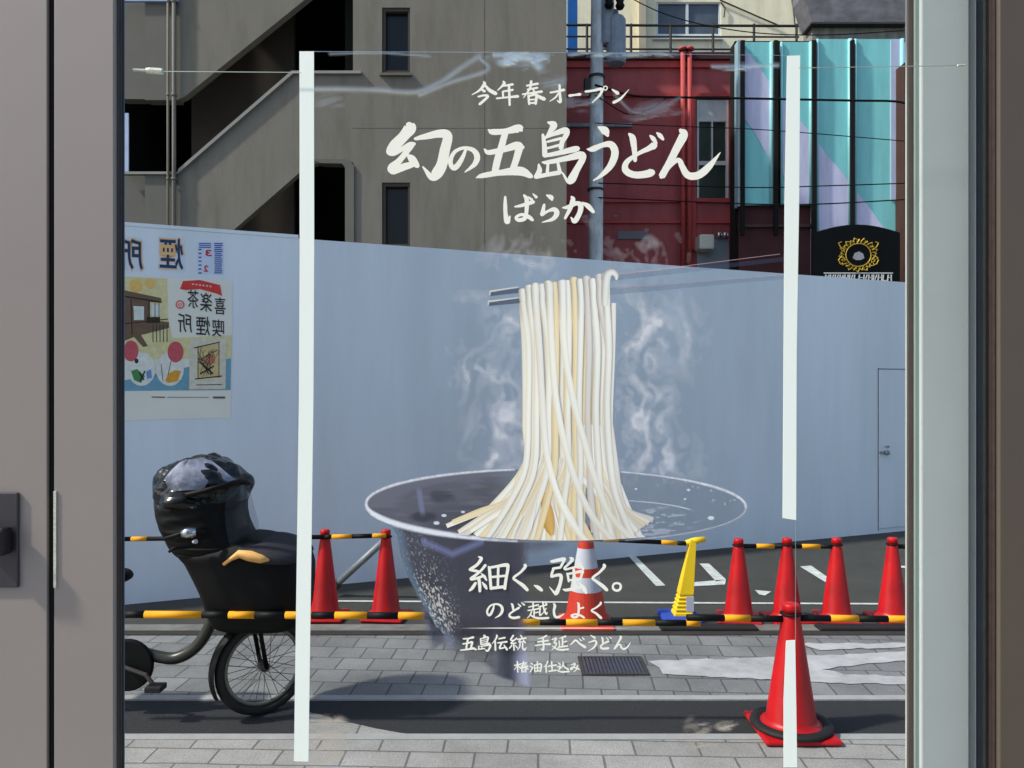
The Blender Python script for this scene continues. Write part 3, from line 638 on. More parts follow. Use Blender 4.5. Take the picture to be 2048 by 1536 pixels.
for px, y0, y1, lab in ((1410, 1243, 1256, 'black rubber strip lying under the red cones, left of the near cone'), (1720, 1243, 1256, 'black rubber strip lying under the red cones at right')):
    Yq = GD(1254); a = P(px-95, 0, Yq).x; b = P(px+95, 0, Yq).x
    tag(MB().box((a, Yq-.14, .004), (b, Yq-.02, .035)).build('cone_weight', M_rub, bevel=.01), lab, 'rubber weight', 'rubber weights')
pr = thing('prop_pipe', 'grey diagonal prop pipe behind the second red cone', 'pipe', tuple(P(682, 1170, 6.3)))
MB().tube([P(676, 1166, 6.35), P(770, 1080, 6.2)], .028, 12).build('pipe', M_steel, pr, smooth=True); MB().tube([P(664, 1174, 6.37), P(678, 1165, 6.34)], [.05, .034], 12).build('foot', M_steeld, pr)

# ------------------------------------------------------------------ the bicycle with a covered child seat
YK = 4.06
bk = thing('child_seat_bicycle', 'black bicycle with glossy rain hood over front child seat', 'bicycle', (P(400, 0, YK).x, YK, 0))
def loft(rows, hd, seg=28, ex=2.6, Yc=YK, jit=0., seed=1):
    """rows: (py, pxL, pxR, half depth factor); closed body with superellipse sections"""
    rows = spline([r for r in rows], 5); vs = []; fs = []; rd = random.Random(seed)
    for py, xl, xr, h in rows:
        c = (xl+xr)/2; hw = max(.4, (xr-xl)/2)
        for k in range(seg):
            a = 2*math.pi*k/seg; ca, sa = math.cos(a), math.sin(a)
            ux = math.copysign(abs(ca)**(2/ex), ca); uy = math.copysign(abs(sa)**(2/ex), sa)
            p = P(c+hw*ux, py, Yc); j = 1+rd.uniform(-jit, jit); vs.append((p.x, Yc+uy*hd*h*j, p.z+rd.uniform(-jit, jit)*.1))
    m = len(rows)
    for i in range(m-1):
        for k in range(seg): fs.append((i*seg+k, i*seg+(k+1) % seg, (i+1)*seg+(k+1) % seg, (i+1)*seg+k))
    fs += [tuple(range(seg-1, -1, -1)), tuple((m-1)*seg+k for k in range(seg))]
    return MB().add(vs, fs)
hood = loft([(912, 388, 412, .15), (918, 366, 434, .5), (930, 343, 455, .75), (945, 329, 474, .9), (962, 321, 494, .97), (985, 320, 492, 1), (1015, 324, 487, 1), (1045, 331, 492, 1), (1072, 343, 506, .96), (1090, 352, 512, .92), (1104, 366, 500, .88)], .24, jit=.035, seed=3).build('rain_hood', M_vinyl, bk, smooth=True)
hood.data.materials.append(M_bikeb); vg = hood.vertex_groups.new(name='top')
for v in hood.data.vertices: vg.add([v.index], max(0., min(1., (v.co.z-1.09)/.05)), 'REPLACE')
for p in hood.data.polygons:
    if p.center.z < 1.115+.10*(p.center.x-P(400, 0, YK).x): p.material_index = 1
ss = hood.modifiers.new('s', 'SUBSURF'); ss.levels = ss.render_levels = 2
tx = bpy.data.textures.new('crinkle', 'CLOUDS'); tx.noise_scale = .17; tx.noise_type = 'HARD_NOISE'; tx.noise_depth = 1; dm_ = hood.modifiers.new('d', 'DISPLACE'); dm_.texture = tx; dm_.strength = .05; dm_.mid_level = .3; dm_.texture_coords = 'GLOBAL'; dm_.vertex_group = 'top'
# clear window on the upper front of the hood and its stiff brim
def shell(pix, dy, m, nm, par, t=.004):
    return MB().prism([P(x, y, YK+d) for x, y, d in pix], (0, -t, 0)).build(nm, m, par)
wv = MB(); rows = [(913, 398, 414), (919, 388, 434), (931, 380, 452), (945, 376, 472), (958, 380, 490), (968, 392, 472)]
vs = []; nn = 12
for i, (py, a, b) in enumerate(rows):
    for k in range(nn+1):
        t = k/nn; x = a+(b-a)*t; d = -.24*(1-.9*abs(t*.9)**2.2)*(.45+.55*min(1, (py-905)/40)); q = P(x, py, YK); vs.append((q.x, YK+d-.030+.005*math.sin(k*2.1+i*1.3), q.z))
fs = [(i*(nn+1)+k, i*(nn+1)+k+1, (i+1)*(nn+1)+k+1, (i+1)*(nn+1)+k) for i in range(len(rows)-1) for k in range(nn)]
wv.add(vs, fs).build('hood_window', M_vinylw, hood, smooth=True)
br = [P(x, y, YK+d) for x, y, d in ((372, 990, -.27), (400, 984, -.275), (430, 976, -.26), (462, 967, -.2), (486, 962, -.1), (497, 966, 0), (495, 968, .1))]
MB().tube([Vector(v) for v in [tuple(q) for q in spline([tuple(b) for b in br], 6)]], .013, 10).build('hood_brim', M_bikeb, hood, smooth=True)
vis = mat('thin_vinyl', (40, 42, 50), .15, .3, 9, .4, 10)
vm = bpy.data.materials.new('sheer_vinyl'); vm.use_nodes = True; t = vm.node_tree; b_ = t.nodes['Principled BSDF']; b_.inputs['Base Color'].default_value = (.05, .06, .08, 1); b_.inputs['Roughness'].default_value = .2; b_.inputs['Alpha'].default_value = .3
vz = MB(); vs = []
for i, (py, a, b) in enumerate(((966, 484, 500), (990, 480, 503), (1015, 478, 509), (1040, 480, 516), (1062, 484, 519), (1082, 490, 508))):
    for k in range(7): t_ = k/6; q = P(a+(b-a)*math.sin(t_*math.pi/2), py, YK); vs.append((q.x, YK-.2*math.cos(t_*math.pi/2), q.z))
fs = [(i*7+k, i*7+k+1, (i+1)*7+k+1, (i+1)*7+k) for i in range(5) for k in range(6)]
vz.add(vs, fs).build('side_window', vm, hood, smooth=True)
loft([(1066, 500, 512, .5), (1072, 470, 540, .75), (1082, 420, 575, .9), (1098, 372, 606, 1), (1120, 384, 622, 1), (1150, 400, 624, 1), (1180, 414, 622, .98), (1215, 424, 618, .9), (1240, 434, 608, .8), (1248, 446, 600, .7)], .23, ex=3.2).build('front_basket', M_bikeb, bk, smooth=True)
loft([(1072, 492, 548, .5), (1078, 478, 575, .85), (1092, 478, 606, 1), (1106, 500, 618, 1), (1112, 540, 616, .9)], .236, ex=3).build('seat_cover', M_greyseat, bk, smooth=True)
MB().tube([P(x, y, YK-.245) for x, y in ((447, 1129), (462, 1118), (478, 1108), (500, 1112), (522, 1118), (538, 1120))], [.008, .010, .020, .027, .022, .006], 12).build('strap_pad', M_tan, bk, smooth=True)
# handlebar, grips, brake
MB().tube([P(330, 1078, YK-.3), P(366, 1066, YK-.29), P(410, 1064, YK-.24), P(430, 1072, YK-.15), P(440, 1100, YK)], .011, 10).build('handlebar', M_bikeb, bk, smooth=True)
MB().tube([P(364, 1067, YK-.3), P(374, 1066, YK-.3), P(392, 1064, YK-.29)], [.018, .026, .022], 14).build('bell', M_chrome, bk, smooth=True)
MB().tube([P(338, 1104, YK-.3), P(346, 1097, YK-.3), P(362, 1096, YK-.28), P(390, 1092, YK-.25)], .007, 8).build('brake_lever', M_bikeb, bk, smooth=True)
MB().tube([P(386, 1084, YK-.25), P(392, 1083, YK-.26)], [.006, .012], 8).build('reflector', M_conew, bk)
# frame
fp = [(262, 1300, 0), (285, 1305, 0), (320, 1314, 0), (352, 1316, 0), (385, 1300, 0), (410, 1270, 0), (430, 1225, 0), (440, 1170, 0)]
MB().tube([P(x, y, YK) for x, y, _ in spline(fp, 6)], .031, 14).build('frame', M_bikef, bk, smooth=True)
cc = P(262, 1325, YK)
ca = MB().tube([cc+Vector((0, -.05, 0)), cc+Vector((0, -.02, 0))], .135, 30); ca.build('chain_case', M_bikeb, bk, bevel=.008)
MB().tube([cc+Vector((0, -.07, 0)), P(292, 1350, YK-.08), P(309, 1372, YK-.09)], .011, 8).build('crank', M_steeld, bk)
pe = MB(); q = P(311, 1375, YK-.12); pe.box((q.x-.04, q.y-.04, q.z-.014), (q.x+.042, q.y+.04, q.z+.014)); pd = pe.build('pedal', M_rub, bk, bevel=.004); 
# saddle, seat post and rear half, beyond the window frame
MB().tube([P(238, 1300, YK), P(222, 1180, YK)], .016, 10).build('seat_post', M_chrome, bk)
loft([(1137, 190, 238, .4), (1142, 176, 256, .8), (1152, 172, 262, 1), (1160, 178, 258, .9), (1168, 186, 240, .6)], .09).build('saddle', M_bikeb, bk, smooth=True)
def wheel(c, R, yaw, parent, spk=28):
    rz = Matrix.Rotation(yaw, 4, 'Z'); c = Vector(c)
    def W(r, a, d=0.): return c+rz @ Vector((r*math.cos(a), d, r*math.sin(a)))
    ring = lambda r, tr, n=56, seg=10: ([W(r+tr*math.cos(b), a, tr*math.sin(b)) for a in [2*math.pi*i/n for i in range(n)] for b in [2*math.pi*j/seg for j in range(seg)]],
                                        [(i*seg+j, i*seg+(j+1) % seg, ((i+1) % n)*seg+(j+1) % seg, ((i+1) % n)*seg+j) for i in range(n) for j in range(seg)])
    wh = MB().add(*ring(R-.024, .024)).build('wheel', M_tyre, parent, smooth=True)
    MB().add(*ring(R-.055, .011)).build('rim', mat('grey_rim', (110, 108, 98), .4, .1, metal=.4), wh, smooth=True)
    sp = MB()
    for k in range(spk):
        a = 2*math.pi*k/spk; s = 1 if k % 2 else -1; sp.tube([W(.022, a+s*1.1, s*.028), W(R-.06, a)], .0017, 4)
    sp.build('spokes', M_steeld, wh); MB().tube([W(0, 0, -.05), W(0, 0, -.03), W(0, 0, .03), W(0, 0, .05)], [.012, .024, .024, .012], 14).build('hub', M_steeld, wh); return W
wc = P(527, 1335, YK); W = wheel((wc.x, wc.y, .252), .252, math.radians(38), bk)
def fender(W, R, a0, a1, nm):
    n = 26; vs = []; fs = []
    for i in range(n+1):
        a = a0+(a1-a0)*i/n
        for d in (-.034, -.02, .02, .034): vs.append(W(R+(.002 if abs(d) > .03 else .014), a, d))
    for i in range(n):
        for k in range(3): fs.append((i*4+k, i*4+k+1, (i+1)*4+k+1, (i+1)*4+k))
    return MB().add(vs, fs).build(nm, M_bikeb, bk, smooth=True)
fender(W, .262, math.radians(25), math.radians(205), 'front_fender')
for s in (-1, 1): MB().tube([W(0, 0, s*.045), W(.2, math.radians(100), s*.05), W(.36, math.radians(106), s*.035), W(.42, math.radians(108), 0)], .012, 8).build('fork_leg', M_bikeb, bk, smooth=True)
rw = (P(262, 1325, YK).x-.46, YK, .252); W2 = wheel(rw, .252, 0, bk); fender(W2, .262, math.radians(-10), math.radians(170), 'rear_fender')
MB().tube([cc, (rw[0], YK-.06, .252)], .013, 8).tube([P(225, 1200, YK), (rw[0], YK-.06, .252)], .011, 8).build('stay', M_bikef, bk)
mb = MB(); mb.box((rw[0]-.16, YK-.11, .60), (rw[0]+.2, YK+.11, .615)); mb.tube([(rw[0], YK-.07, .252), (rw[0]-.02, YK-.09, .6)], .007, 8); mb.build('luggage_rack', M_bikeb, bk)

# ------------------------------------------------------------------ stand-in for a reflected person: only the lilac garment, under the bowl
YG = 1.42
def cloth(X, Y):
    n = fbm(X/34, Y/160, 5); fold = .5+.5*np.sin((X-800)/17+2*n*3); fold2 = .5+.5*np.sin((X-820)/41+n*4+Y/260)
    base = np.array(lin((84, 84, 102))); hi = np.array(lin((168, 168, 202))); lo = np.array(lin((52, 50, 60)))  # light and shade of the folds are put into the fabric colour
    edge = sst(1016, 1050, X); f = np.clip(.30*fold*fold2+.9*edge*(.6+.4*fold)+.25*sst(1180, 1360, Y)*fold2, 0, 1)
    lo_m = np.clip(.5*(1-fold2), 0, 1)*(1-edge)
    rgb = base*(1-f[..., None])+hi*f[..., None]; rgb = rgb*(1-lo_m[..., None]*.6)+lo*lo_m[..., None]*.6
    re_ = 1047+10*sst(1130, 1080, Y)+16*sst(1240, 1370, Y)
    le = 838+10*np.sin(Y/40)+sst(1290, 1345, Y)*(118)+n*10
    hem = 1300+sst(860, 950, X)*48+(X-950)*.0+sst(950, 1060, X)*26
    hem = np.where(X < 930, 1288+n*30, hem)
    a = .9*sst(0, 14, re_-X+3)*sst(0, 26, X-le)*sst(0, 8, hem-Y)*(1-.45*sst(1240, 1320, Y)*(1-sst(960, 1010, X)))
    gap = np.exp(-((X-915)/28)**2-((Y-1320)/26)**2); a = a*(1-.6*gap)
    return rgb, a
gp = thing('reflected_garment', 'sheer lilac-grey garment of a reflected person below the printed bowl', 'garment', tuple(P(950, 1370, YG)))
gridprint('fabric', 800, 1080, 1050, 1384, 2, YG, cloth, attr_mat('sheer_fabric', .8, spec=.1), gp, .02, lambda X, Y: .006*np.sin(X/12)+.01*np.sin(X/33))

# ------------------------------------------------------------------ shop front: door leaf, stile, glazing, pillar
D = 1.30
zt, zb = 3.0, .012
sfx = lambda px, Y=D: (px-CX)/F*Y
dr = thing('shop_door', 'taupe painted door leaf at the left edge', 'door', (sfx(-300), D, 0))
MB().box((sfx(-1500, D-.03), D-.03, zb+.01), (sfx(94, D-.03), D+.02, zt-.4)).build('leaf', M_taupe, dr, bevel=.0012)
hp = MB(); a, b = P(-46, 1175, D-.034), P(37, 985, D-.034); hp.box((a.x, D-.036, a.z), (b.x, D-.0302, b.z)); hpo = hp.build('handle_plate', mat('handle_plate_grey', (74, 72, 76), .35, .06, 20, metal=.5), dr, bevel=.002)
a, b = P(-40, 1110, D-.05), P(17, 1055, D-.05); MB().box((a.x, D-.062, a.z), (b.x, D-.0365, b.z)).build('handle_lever', mat('lever_black', (38, 36, 38), .35, .08, metal=.4), hpo, bevel=.006)
fw = thing('window_frame', 'taupe stile and rails framing the glass', 'window frame', (sfx(1100), D, 0))
MB().box((sfx(108, D-.03), D-.03, zb), (sfx(227, D-.03), D-.002, zt)).build('left_stile', M_taupe, fw, bevel=.0012)
MB().box((sfx(94, D-.03)+.0002, D-.024, zb), (sfx(108, D-.03)-.0002, D-.004, zt-.41)).build('door_gap', M_black, fw)  # solid strip in the gap, its shade put into the black colour
sp_ = P(109, 1175, D-.031); sq_ = P(113, 982, D-.031); MB().box((sp_.x-.001, D-.0325, sp_.z), (sq_.x, D-.0302, sq_.z)).build('strike_plate', M_ferr, fw)
bd_ = MB(); bd_.box((sfx(227, D-.03)+.0002, D-.020, zb), (sfx(235, D-.020), D-.002, zt-.301)); bd_.box((sfx(235, D-.020)+.0002, D-.012, zb), (sfx(241, D-.012), D-.002, zt-.301)); bd_.build('glazing_bead', M_bead, fw, bevel=.0006)
MB().box((sfx(241, D-.012)+.0002, D-.006, zb), (sfx(244, D-.006), D-.001, zt-.301)).build('rubber_gasket', M_rub, fw)
MB().box((sfx(244, D-.006)+.0002, D-.003, zb), (sfx(248, D-.003), D-.0005, zt-.301)).build('spacer_strip', mat('blue_grey_spacer', (70, 88, 112), .4, .1), fw)
rt = MB().box((sfx(1999, D-.03), D-.03, zb), (sfx(3300, D-.03), D-.001, zt)); rt.build('right_stile', M_taupe2, fw, bevel=.002)
x_ = sfx(1999, D-.03)-.0002; bd_ = MB(); bd_.box((sfx(1989, D-.022), D-.022, zb), (x_, D-.001, zt-.301)); bd_.box((sfx(1982, D-.014), D-.014, zb), (sfx(1989, D-.022)-.0002, D-.001, zt-.301)); bd_.build('glazing_bead', M_bead, fw, bevel=.0008)
MB().box((sfx(1971, D-.008), D-.008, zb), (sfx(1982, D-.014)-.0002, D-.001, zt-.301)).build('rubber_gasket', M_rub, fw)
MB().box((sfx(-1500), D-.028, zt-.398), (sfx(94, D-.03), D+.03, zt)).box((sfx(229.5), D-.028, zt-.3), (sfx(1990), D+.03, zt)).build('top_rail', M_taupe, fw)
MB().box((sfx(244.5), D-.028, zb), (sfx(1977), D+.028, .42)).build('bottom_rail', M_taupe, fw)
pane = MB().box((sfx(240), D+.0, .425), (sfx(1969.5), D+.004, zt-.302)).build('pane', clear('clear_glass', (.965, .985, .975)), fw)
pl = thing('pale_pillar', 'smooth pale grey pillar behind the glass at right', 'pillar', (sfx(1890), D+.06, 0))
Yp = D+.03
def slab(x0, x1, dy, nm, m, bev=0.):
    Y = Yp+dy; return MB().box((sfx(x0, Y), Y, zb), (sfx(x1, Y), Y+.006, zt-.02)).build(nm, m, pl, bevel=bev)
MB().box((sfx(1842, Yp+.004), Yp+.004, zb), (sfx(1940, Yp+.004), Yp+.06, zt-.02)).build('shaft', M_grayalu, pl, bevel=.003)
slab(1930, 1952, .008, 'return', mat('pillar_return', (160, 166, 168), .5, .04)); slab(1945, 1966, .016, 'blue_edge', mat('pillar_blue_edge', (104, 112, 124), .5, .06)); slab(1955, 2010, .024, 'dark_edge', M_black)
slab(1831, 1850, .010, 'pale_edge', mat('pillar_edge', (138, 148, 144), .5, .05)); slab(1817, 1840, .018, 'brown_edge', mat('pillar_brown_edge', (88, 76, 70), .5, .1))

# suspension wires
def wire(x0, y0, x1, y1, lab, right):
    Yw = D-.012; o = thing('suspension_wire', lab, 'wire', tuple(P((x0+x1)/2, y0, Yw)), 'suspension wires')
    MB().tube([P(x0, y0, Yw), P(x1, y1, Yw)], .0007, 8).build('wire', M_wire, o)
    if not right:
        MB().tube([P(293, 141, Yw), P(300, 141, Yw), P(325, 143, Yw)], [.0045, .0052, .0052], 14).build('ferrule', M_ferr, o)
        MB().tube([P(267, 140, Yw), P(292, 141, Yw)], .0026, 10).build('anchor', M_ferr, o)
    else: MB().tube([P(1915, 131, Yw), P(1929, 130, Yw)], .0018, 10).build('anchor', M_ferr, o)
wire(325, 143, 602, 145, 'thin wire with bright ferrule left of the poster', False)
wire(1598, 136, 1916, 131, 'thin wire from the poster to the pale pillar', True)

# white tapes
def tape(pix, Y, lab, m=M_tape):
    o = MB().prism([P(x, y, Y) for x, y in pix], (0, -.0008, 0)).build('tape_strip', m); return tag(o, lab, 'tape', 'white tape strips on the poster edges')
YTp = D-.0042
tape([(599, 103), (628, 103), (628.5, 500), (627, 800), (623, 1100), (617, 1523), (588, 1522), (594, 1100), (598, 800), (599.5, 500)], YTp, 'long white tape strip down the left edge of the poster')
tape([(1574, 112), (1600, 111), (1598, 400), (1593, 700), (1592, 1040), (1565, 1036), (1567, 700), (1569, 400)], YTp, 'white tape strip down the upper right edge of the poster')
tape([(1572, 1281), (1590, 1280), (1592, 1400), (1594, 1534), (1567, 1534), (1567, 1400)], YTp, 'shorter white tape strip over the near red cone')

# ------------------------------------------------------------------ the printed film poster
fp = thing('film_poster', 'clear film poster with noodles, bowl, steam and ivory brush lettering', 'poster', tuple(P(1100, 1525, D)))
YFm = D-.0022
MB().prism([P(x, y, YFm) for x, y in ((600, 103), (1600, 110), (1594, 1534), (588, 1525))], (0, .0006, 0)).build('clear_film', clear('film', (.985, .985, .985)), fp)
edg = attr_mat('film_gloss', .18, glossy=True)
def strip(pts, w_, a=.35):
    mb = MB(); col = []
    vs = []; 
    for i, (x, y) in enumerate(pts):
        for s in (-1, 1): vs.append(P(x+(s*w_ if abs(pts[0][0]-pts[-1][0]) < 60 else 0), y+(0 if abs(pts[0][0]-pts[-1][0]) < 60 else s*w_), YFm-.0004)); col.append((.9, .95, .9, a))
    mb.add(vs, [(2*i, 2*i+1, 2*i+3, 2*i+2) for i in range(len(pts)-1)]); mb.build('film_edge', edg, fp, col=col)
strip([(628, 103), (1100, 105), (1574, 111)], .7); strip([(1591, 1036), (1591, 1160), (1591, 1282)], .8, .5); strip([(617, 1525), (690, 1527)], .8)
# creases of the film: slight glossy ripples, their warm glare put into tint and coverage
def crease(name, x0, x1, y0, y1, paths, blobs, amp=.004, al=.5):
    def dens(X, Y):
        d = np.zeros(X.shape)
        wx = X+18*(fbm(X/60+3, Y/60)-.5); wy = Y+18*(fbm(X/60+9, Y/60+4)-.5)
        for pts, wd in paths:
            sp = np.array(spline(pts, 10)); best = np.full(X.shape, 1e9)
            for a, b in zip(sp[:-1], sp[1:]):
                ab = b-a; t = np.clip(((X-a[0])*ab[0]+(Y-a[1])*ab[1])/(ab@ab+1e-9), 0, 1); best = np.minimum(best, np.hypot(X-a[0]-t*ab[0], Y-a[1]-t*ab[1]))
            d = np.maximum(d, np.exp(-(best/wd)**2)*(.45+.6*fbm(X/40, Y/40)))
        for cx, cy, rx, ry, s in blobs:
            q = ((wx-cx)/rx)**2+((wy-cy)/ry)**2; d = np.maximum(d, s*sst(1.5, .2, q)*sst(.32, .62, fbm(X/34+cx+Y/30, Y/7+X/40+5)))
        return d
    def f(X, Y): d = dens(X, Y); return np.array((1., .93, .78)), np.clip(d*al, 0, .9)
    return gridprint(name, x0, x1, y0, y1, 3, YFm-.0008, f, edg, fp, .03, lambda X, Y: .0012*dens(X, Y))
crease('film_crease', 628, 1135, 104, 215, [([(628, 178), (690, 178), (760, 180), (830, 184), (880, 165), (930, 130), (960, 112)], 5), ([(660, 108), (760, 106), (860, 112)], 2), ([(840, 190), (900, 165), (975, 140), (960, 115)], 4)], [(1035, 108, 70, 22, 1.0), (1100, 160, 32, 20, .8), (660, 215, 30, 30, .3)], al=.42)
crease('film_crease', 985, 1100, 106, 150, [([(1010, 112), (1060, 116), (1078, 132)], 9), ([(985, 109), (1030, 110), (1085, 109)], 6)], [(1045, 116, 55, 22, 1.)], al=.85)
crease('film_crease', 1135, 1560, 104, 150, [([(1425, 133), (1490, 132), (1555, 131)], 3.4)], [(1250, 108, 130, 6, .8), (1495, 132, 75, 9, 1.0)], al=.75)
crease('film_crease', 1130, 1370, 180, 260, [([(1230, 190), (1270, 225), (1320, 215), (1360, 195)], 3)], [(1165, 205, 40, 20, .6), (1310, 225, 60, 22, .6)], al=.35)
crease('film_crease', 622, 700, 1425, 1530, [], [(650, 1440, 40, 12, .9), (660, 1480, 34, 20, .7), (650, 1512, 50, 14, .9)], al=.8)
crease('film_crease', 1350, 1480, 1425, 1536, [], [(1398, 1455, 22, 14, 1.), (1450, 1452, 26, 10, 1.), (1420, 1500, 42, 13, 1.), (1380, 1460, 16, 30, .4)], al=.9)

# bowl print
bcx, bcy, ba, bb = 1112., 1011., 380., 73.
def skew(X): return -0.02*(X-bcx)*0
def bowl(X, Y):
    n = fbm(X/26, Y/18); n2 = fbm(X/5, Y/5, 3); n3 = fbm(X/60+4, Y/60)
    yc = bcy+(X-bcx)*.010
    e = np.sqrt(((X-bcx)/ba)**2+((Y-yc)/bb)**2); inside = e < 1
    L = sst(1100, 960, X)                                   # dark on the left, a person's shade put into the ink; right clear
    rgb = np.empty(X.shape+(3,)); 
    c_in = np.array(lin((92, 90, 100))); c_dk = np.array(lin((36, 36, 42))); c_cl = np.array(lin((112, 120, 130))); c_w = np.array(lin((226, 230, 240)))
    rgb[:] = c_in*L[..., None]+c_cl*(1-L[..., None])
    al = np.where(inside, .36+.54*L, 0)
    # dark inner wall reflections
    for cx, cy, rx, ry, s in ((880, 992, 26, 14, .8), (845, 1037, 26, 9, 1.), (960, 1040, 120, 34, .45), (985, 985, 45, 18, .35)):
        k = .8*s*sst(1.8, .2, ((X+30*(n-.5)-cx)/rx)**2+((Y+14*(n3-.5)-cy)/ry)**2)*inside; rgb = rgb*(1-k[..., None])+c_dk*k[..., None]; al = np.maximum(al, k*.9)
    k = sst(8, 2, np.abs(X-(838+(Y-980)*.15)))*sst(970, 985, Y)*sst(1036, 1020, Y)*inside*.6; rgb = rgb*(1-k[..., None])+np.array(lin((128, 134, 168)))*k[..., None]
    gr = sst(.35, .75, fbm(X/22+8, Y/9, 4))*sst(60, 20, np.abs(X-985))*sst(26, 8, np.abs(Y-988))*inside*.7; rgb = rgb*(1-gr[..., None])+np.array(lin((92, 88, 74)))*gr[..., None]
    wv_ = .7*sst(.5, .8, fbm(X/50+3, Y/7+9, 4))*inside*L; rgb = rgb*(1-wv_[..., None]*.5)+np.array(lin((124, 124, 138)))*wv_[..., None]*.5
    # inner rim band
    e2 = np.sqrt(((X-bcx)/(ba-10))**2+((Y-yc-3)/(bb-13))**2); k = inside*sst(.80, .88, e)*(Y < yc+8)*.45*(.4+.6*L); rgb = rgb*(1-k[..., None])+np.array(lin((118, 118, 128)))*k[..., None]; al = np.maximum(al, k*.8)
    # soup surface highlights right
    s1 = np.sqrt(((X-1200)/215)**2+((Y-1042)/42)**2); k = sst(.03, .006, np.abs(s1-1))*sst(1245, 1260, X)*sst(1395, 1370, X)*(Y < 1042)
    k = np.maximum(k, (fbm(X/26+40, Y/5+3) > .56)*sst(1.02, .8, s1)*(X > 1255)*.55); k = k*inside
    k = np.maximum(k, inside*sst(.64, .70, n2)*sst(1240, 1330, X)*sst(.5, .95, e)*(Y < 1015)*.7)
    for cx, cy, r in ((1377, 980, 4), (1370, 998, 3), (1422, 1036, 7), (1272, 978, 3), (888, 1031, 5), (873, 1046, 6), (926, 1024, 4)): k = np.maximum(k, sst(1.3, .6, ((X-cx)/r)**2+((Y-cy)/(r*.6))**2))
    rgb = rgb*(1-k[..., None])+c_w*k[..., None]; al = np.maximum(al, k*.9)
    # outer body, left side, speckled glint
    le = np.interp(Y, [1040, 1070, 1110, 1150, 1200, 1250, 1300, 1320], [775, 792, 799, 812, 838, 868, 915, 950])
    body = (~inside)*(Y > yc)*sst(0, 5, X-le)*sst(1062, 1040, X)*sst(1322, 1225, Y)
    body2 = (~inside)*(Y > yc)*sst(1040, 1062, X)*sst(1150, 1100, X)*sst(1112, 1092, Y+ (X-1062)*.15)*.7
    bcol = np.array(lin((76, 76, 86)))*(1-.35*n3[..., None])+np.array(lin((90, 120, 140)))*(sst(26, 4, X-le)[..., None]*.6)
    fab = (~inside)*sst(1070, 1078, Y)*np.maximum(0, 1-np.abs((Y-1082)-26+np.abs(X-905)*.42)/11)*(np.abs(X-905) < 62)
    bcol = bcol*(1-fab[..., None]*.7)+np.array(lin((126, 134, 178)))*fab[..., None]*.7
    m = (body+body2)[..., None] > .01; rgb = np.where(m, bcol, rgb); al = np.maximum(al, np.clip(body*.93+body2*.75, 0, .93))
    ax = (X-(868+(Y-1190)*.36)); g = np.exp(-(ax/24)**2)*np.exp(-((Y-1212)/52)**2); g2 = np.exp(-(ax/38)**2)*np.exp(-((Y-1150)/110)**2)*.5
    th = fbm((X-Y*.35)/2.2+11, (Y+X*.2)/4.2, 3); k = sst(0, .07, th-(.60-.20*np.maximum(g, g2*.35)))*np.clip(g*2.0+g2, 0, 1)*(~inside)*(X > le)
    k = k*.75; rgb = rgb*(1-k[..., None])+np.array(lin((228, 226, 214)))*k[..., None]; al = np.maximum(al, k*.95)
    # rim line
    ang = np.arctan2((Y-yc)/bb, (X-bcx)/ba); px = np.abs(e-1)*np.hypot(ba*np.cos(ang), bb*np.sin(ang))*.5
    dist = np.abs(e-1)/np.hypot((X-bcx)/ba**2/np.maximum(e, .1), (Y-yc)/bb**2/np.maximum(e, .1)+1e-9)
    low = sst(0, .35, np.sin(ang)); left = sst(1120, 820, X)
    wd = 2.6+5.4*low*left+1.8*(1-low)*left+2.0*sst(1300, 1450, X)*(1-low); sp = .75+.25*low*left
    k = 1.15*sst(1.1, .2, dist/wd)*np.where((Y > yc)*(X > 1035)*(X < 1250), .25, np.where((Y > yc)*(X > 1250), .7, 1))*sp*np.where((Y < yc)*(X > 1030)*(X < 1235), 0, 1)*(.75+.5*n2)
    k = np.clip(k, 0, 1); rgb = rgb*(1-k[..., None])+np.array(lin((240, 242, 246)))*k[..., None]; al = np.maximum(al, k*.95)
    return rgb, al
ink = attr_mat('printed_ink', .5)
gridprint('bowl_print', 725, 1500, 930, 1325, 1.3, YFm-.0016, bowl, ink, fp, .03)

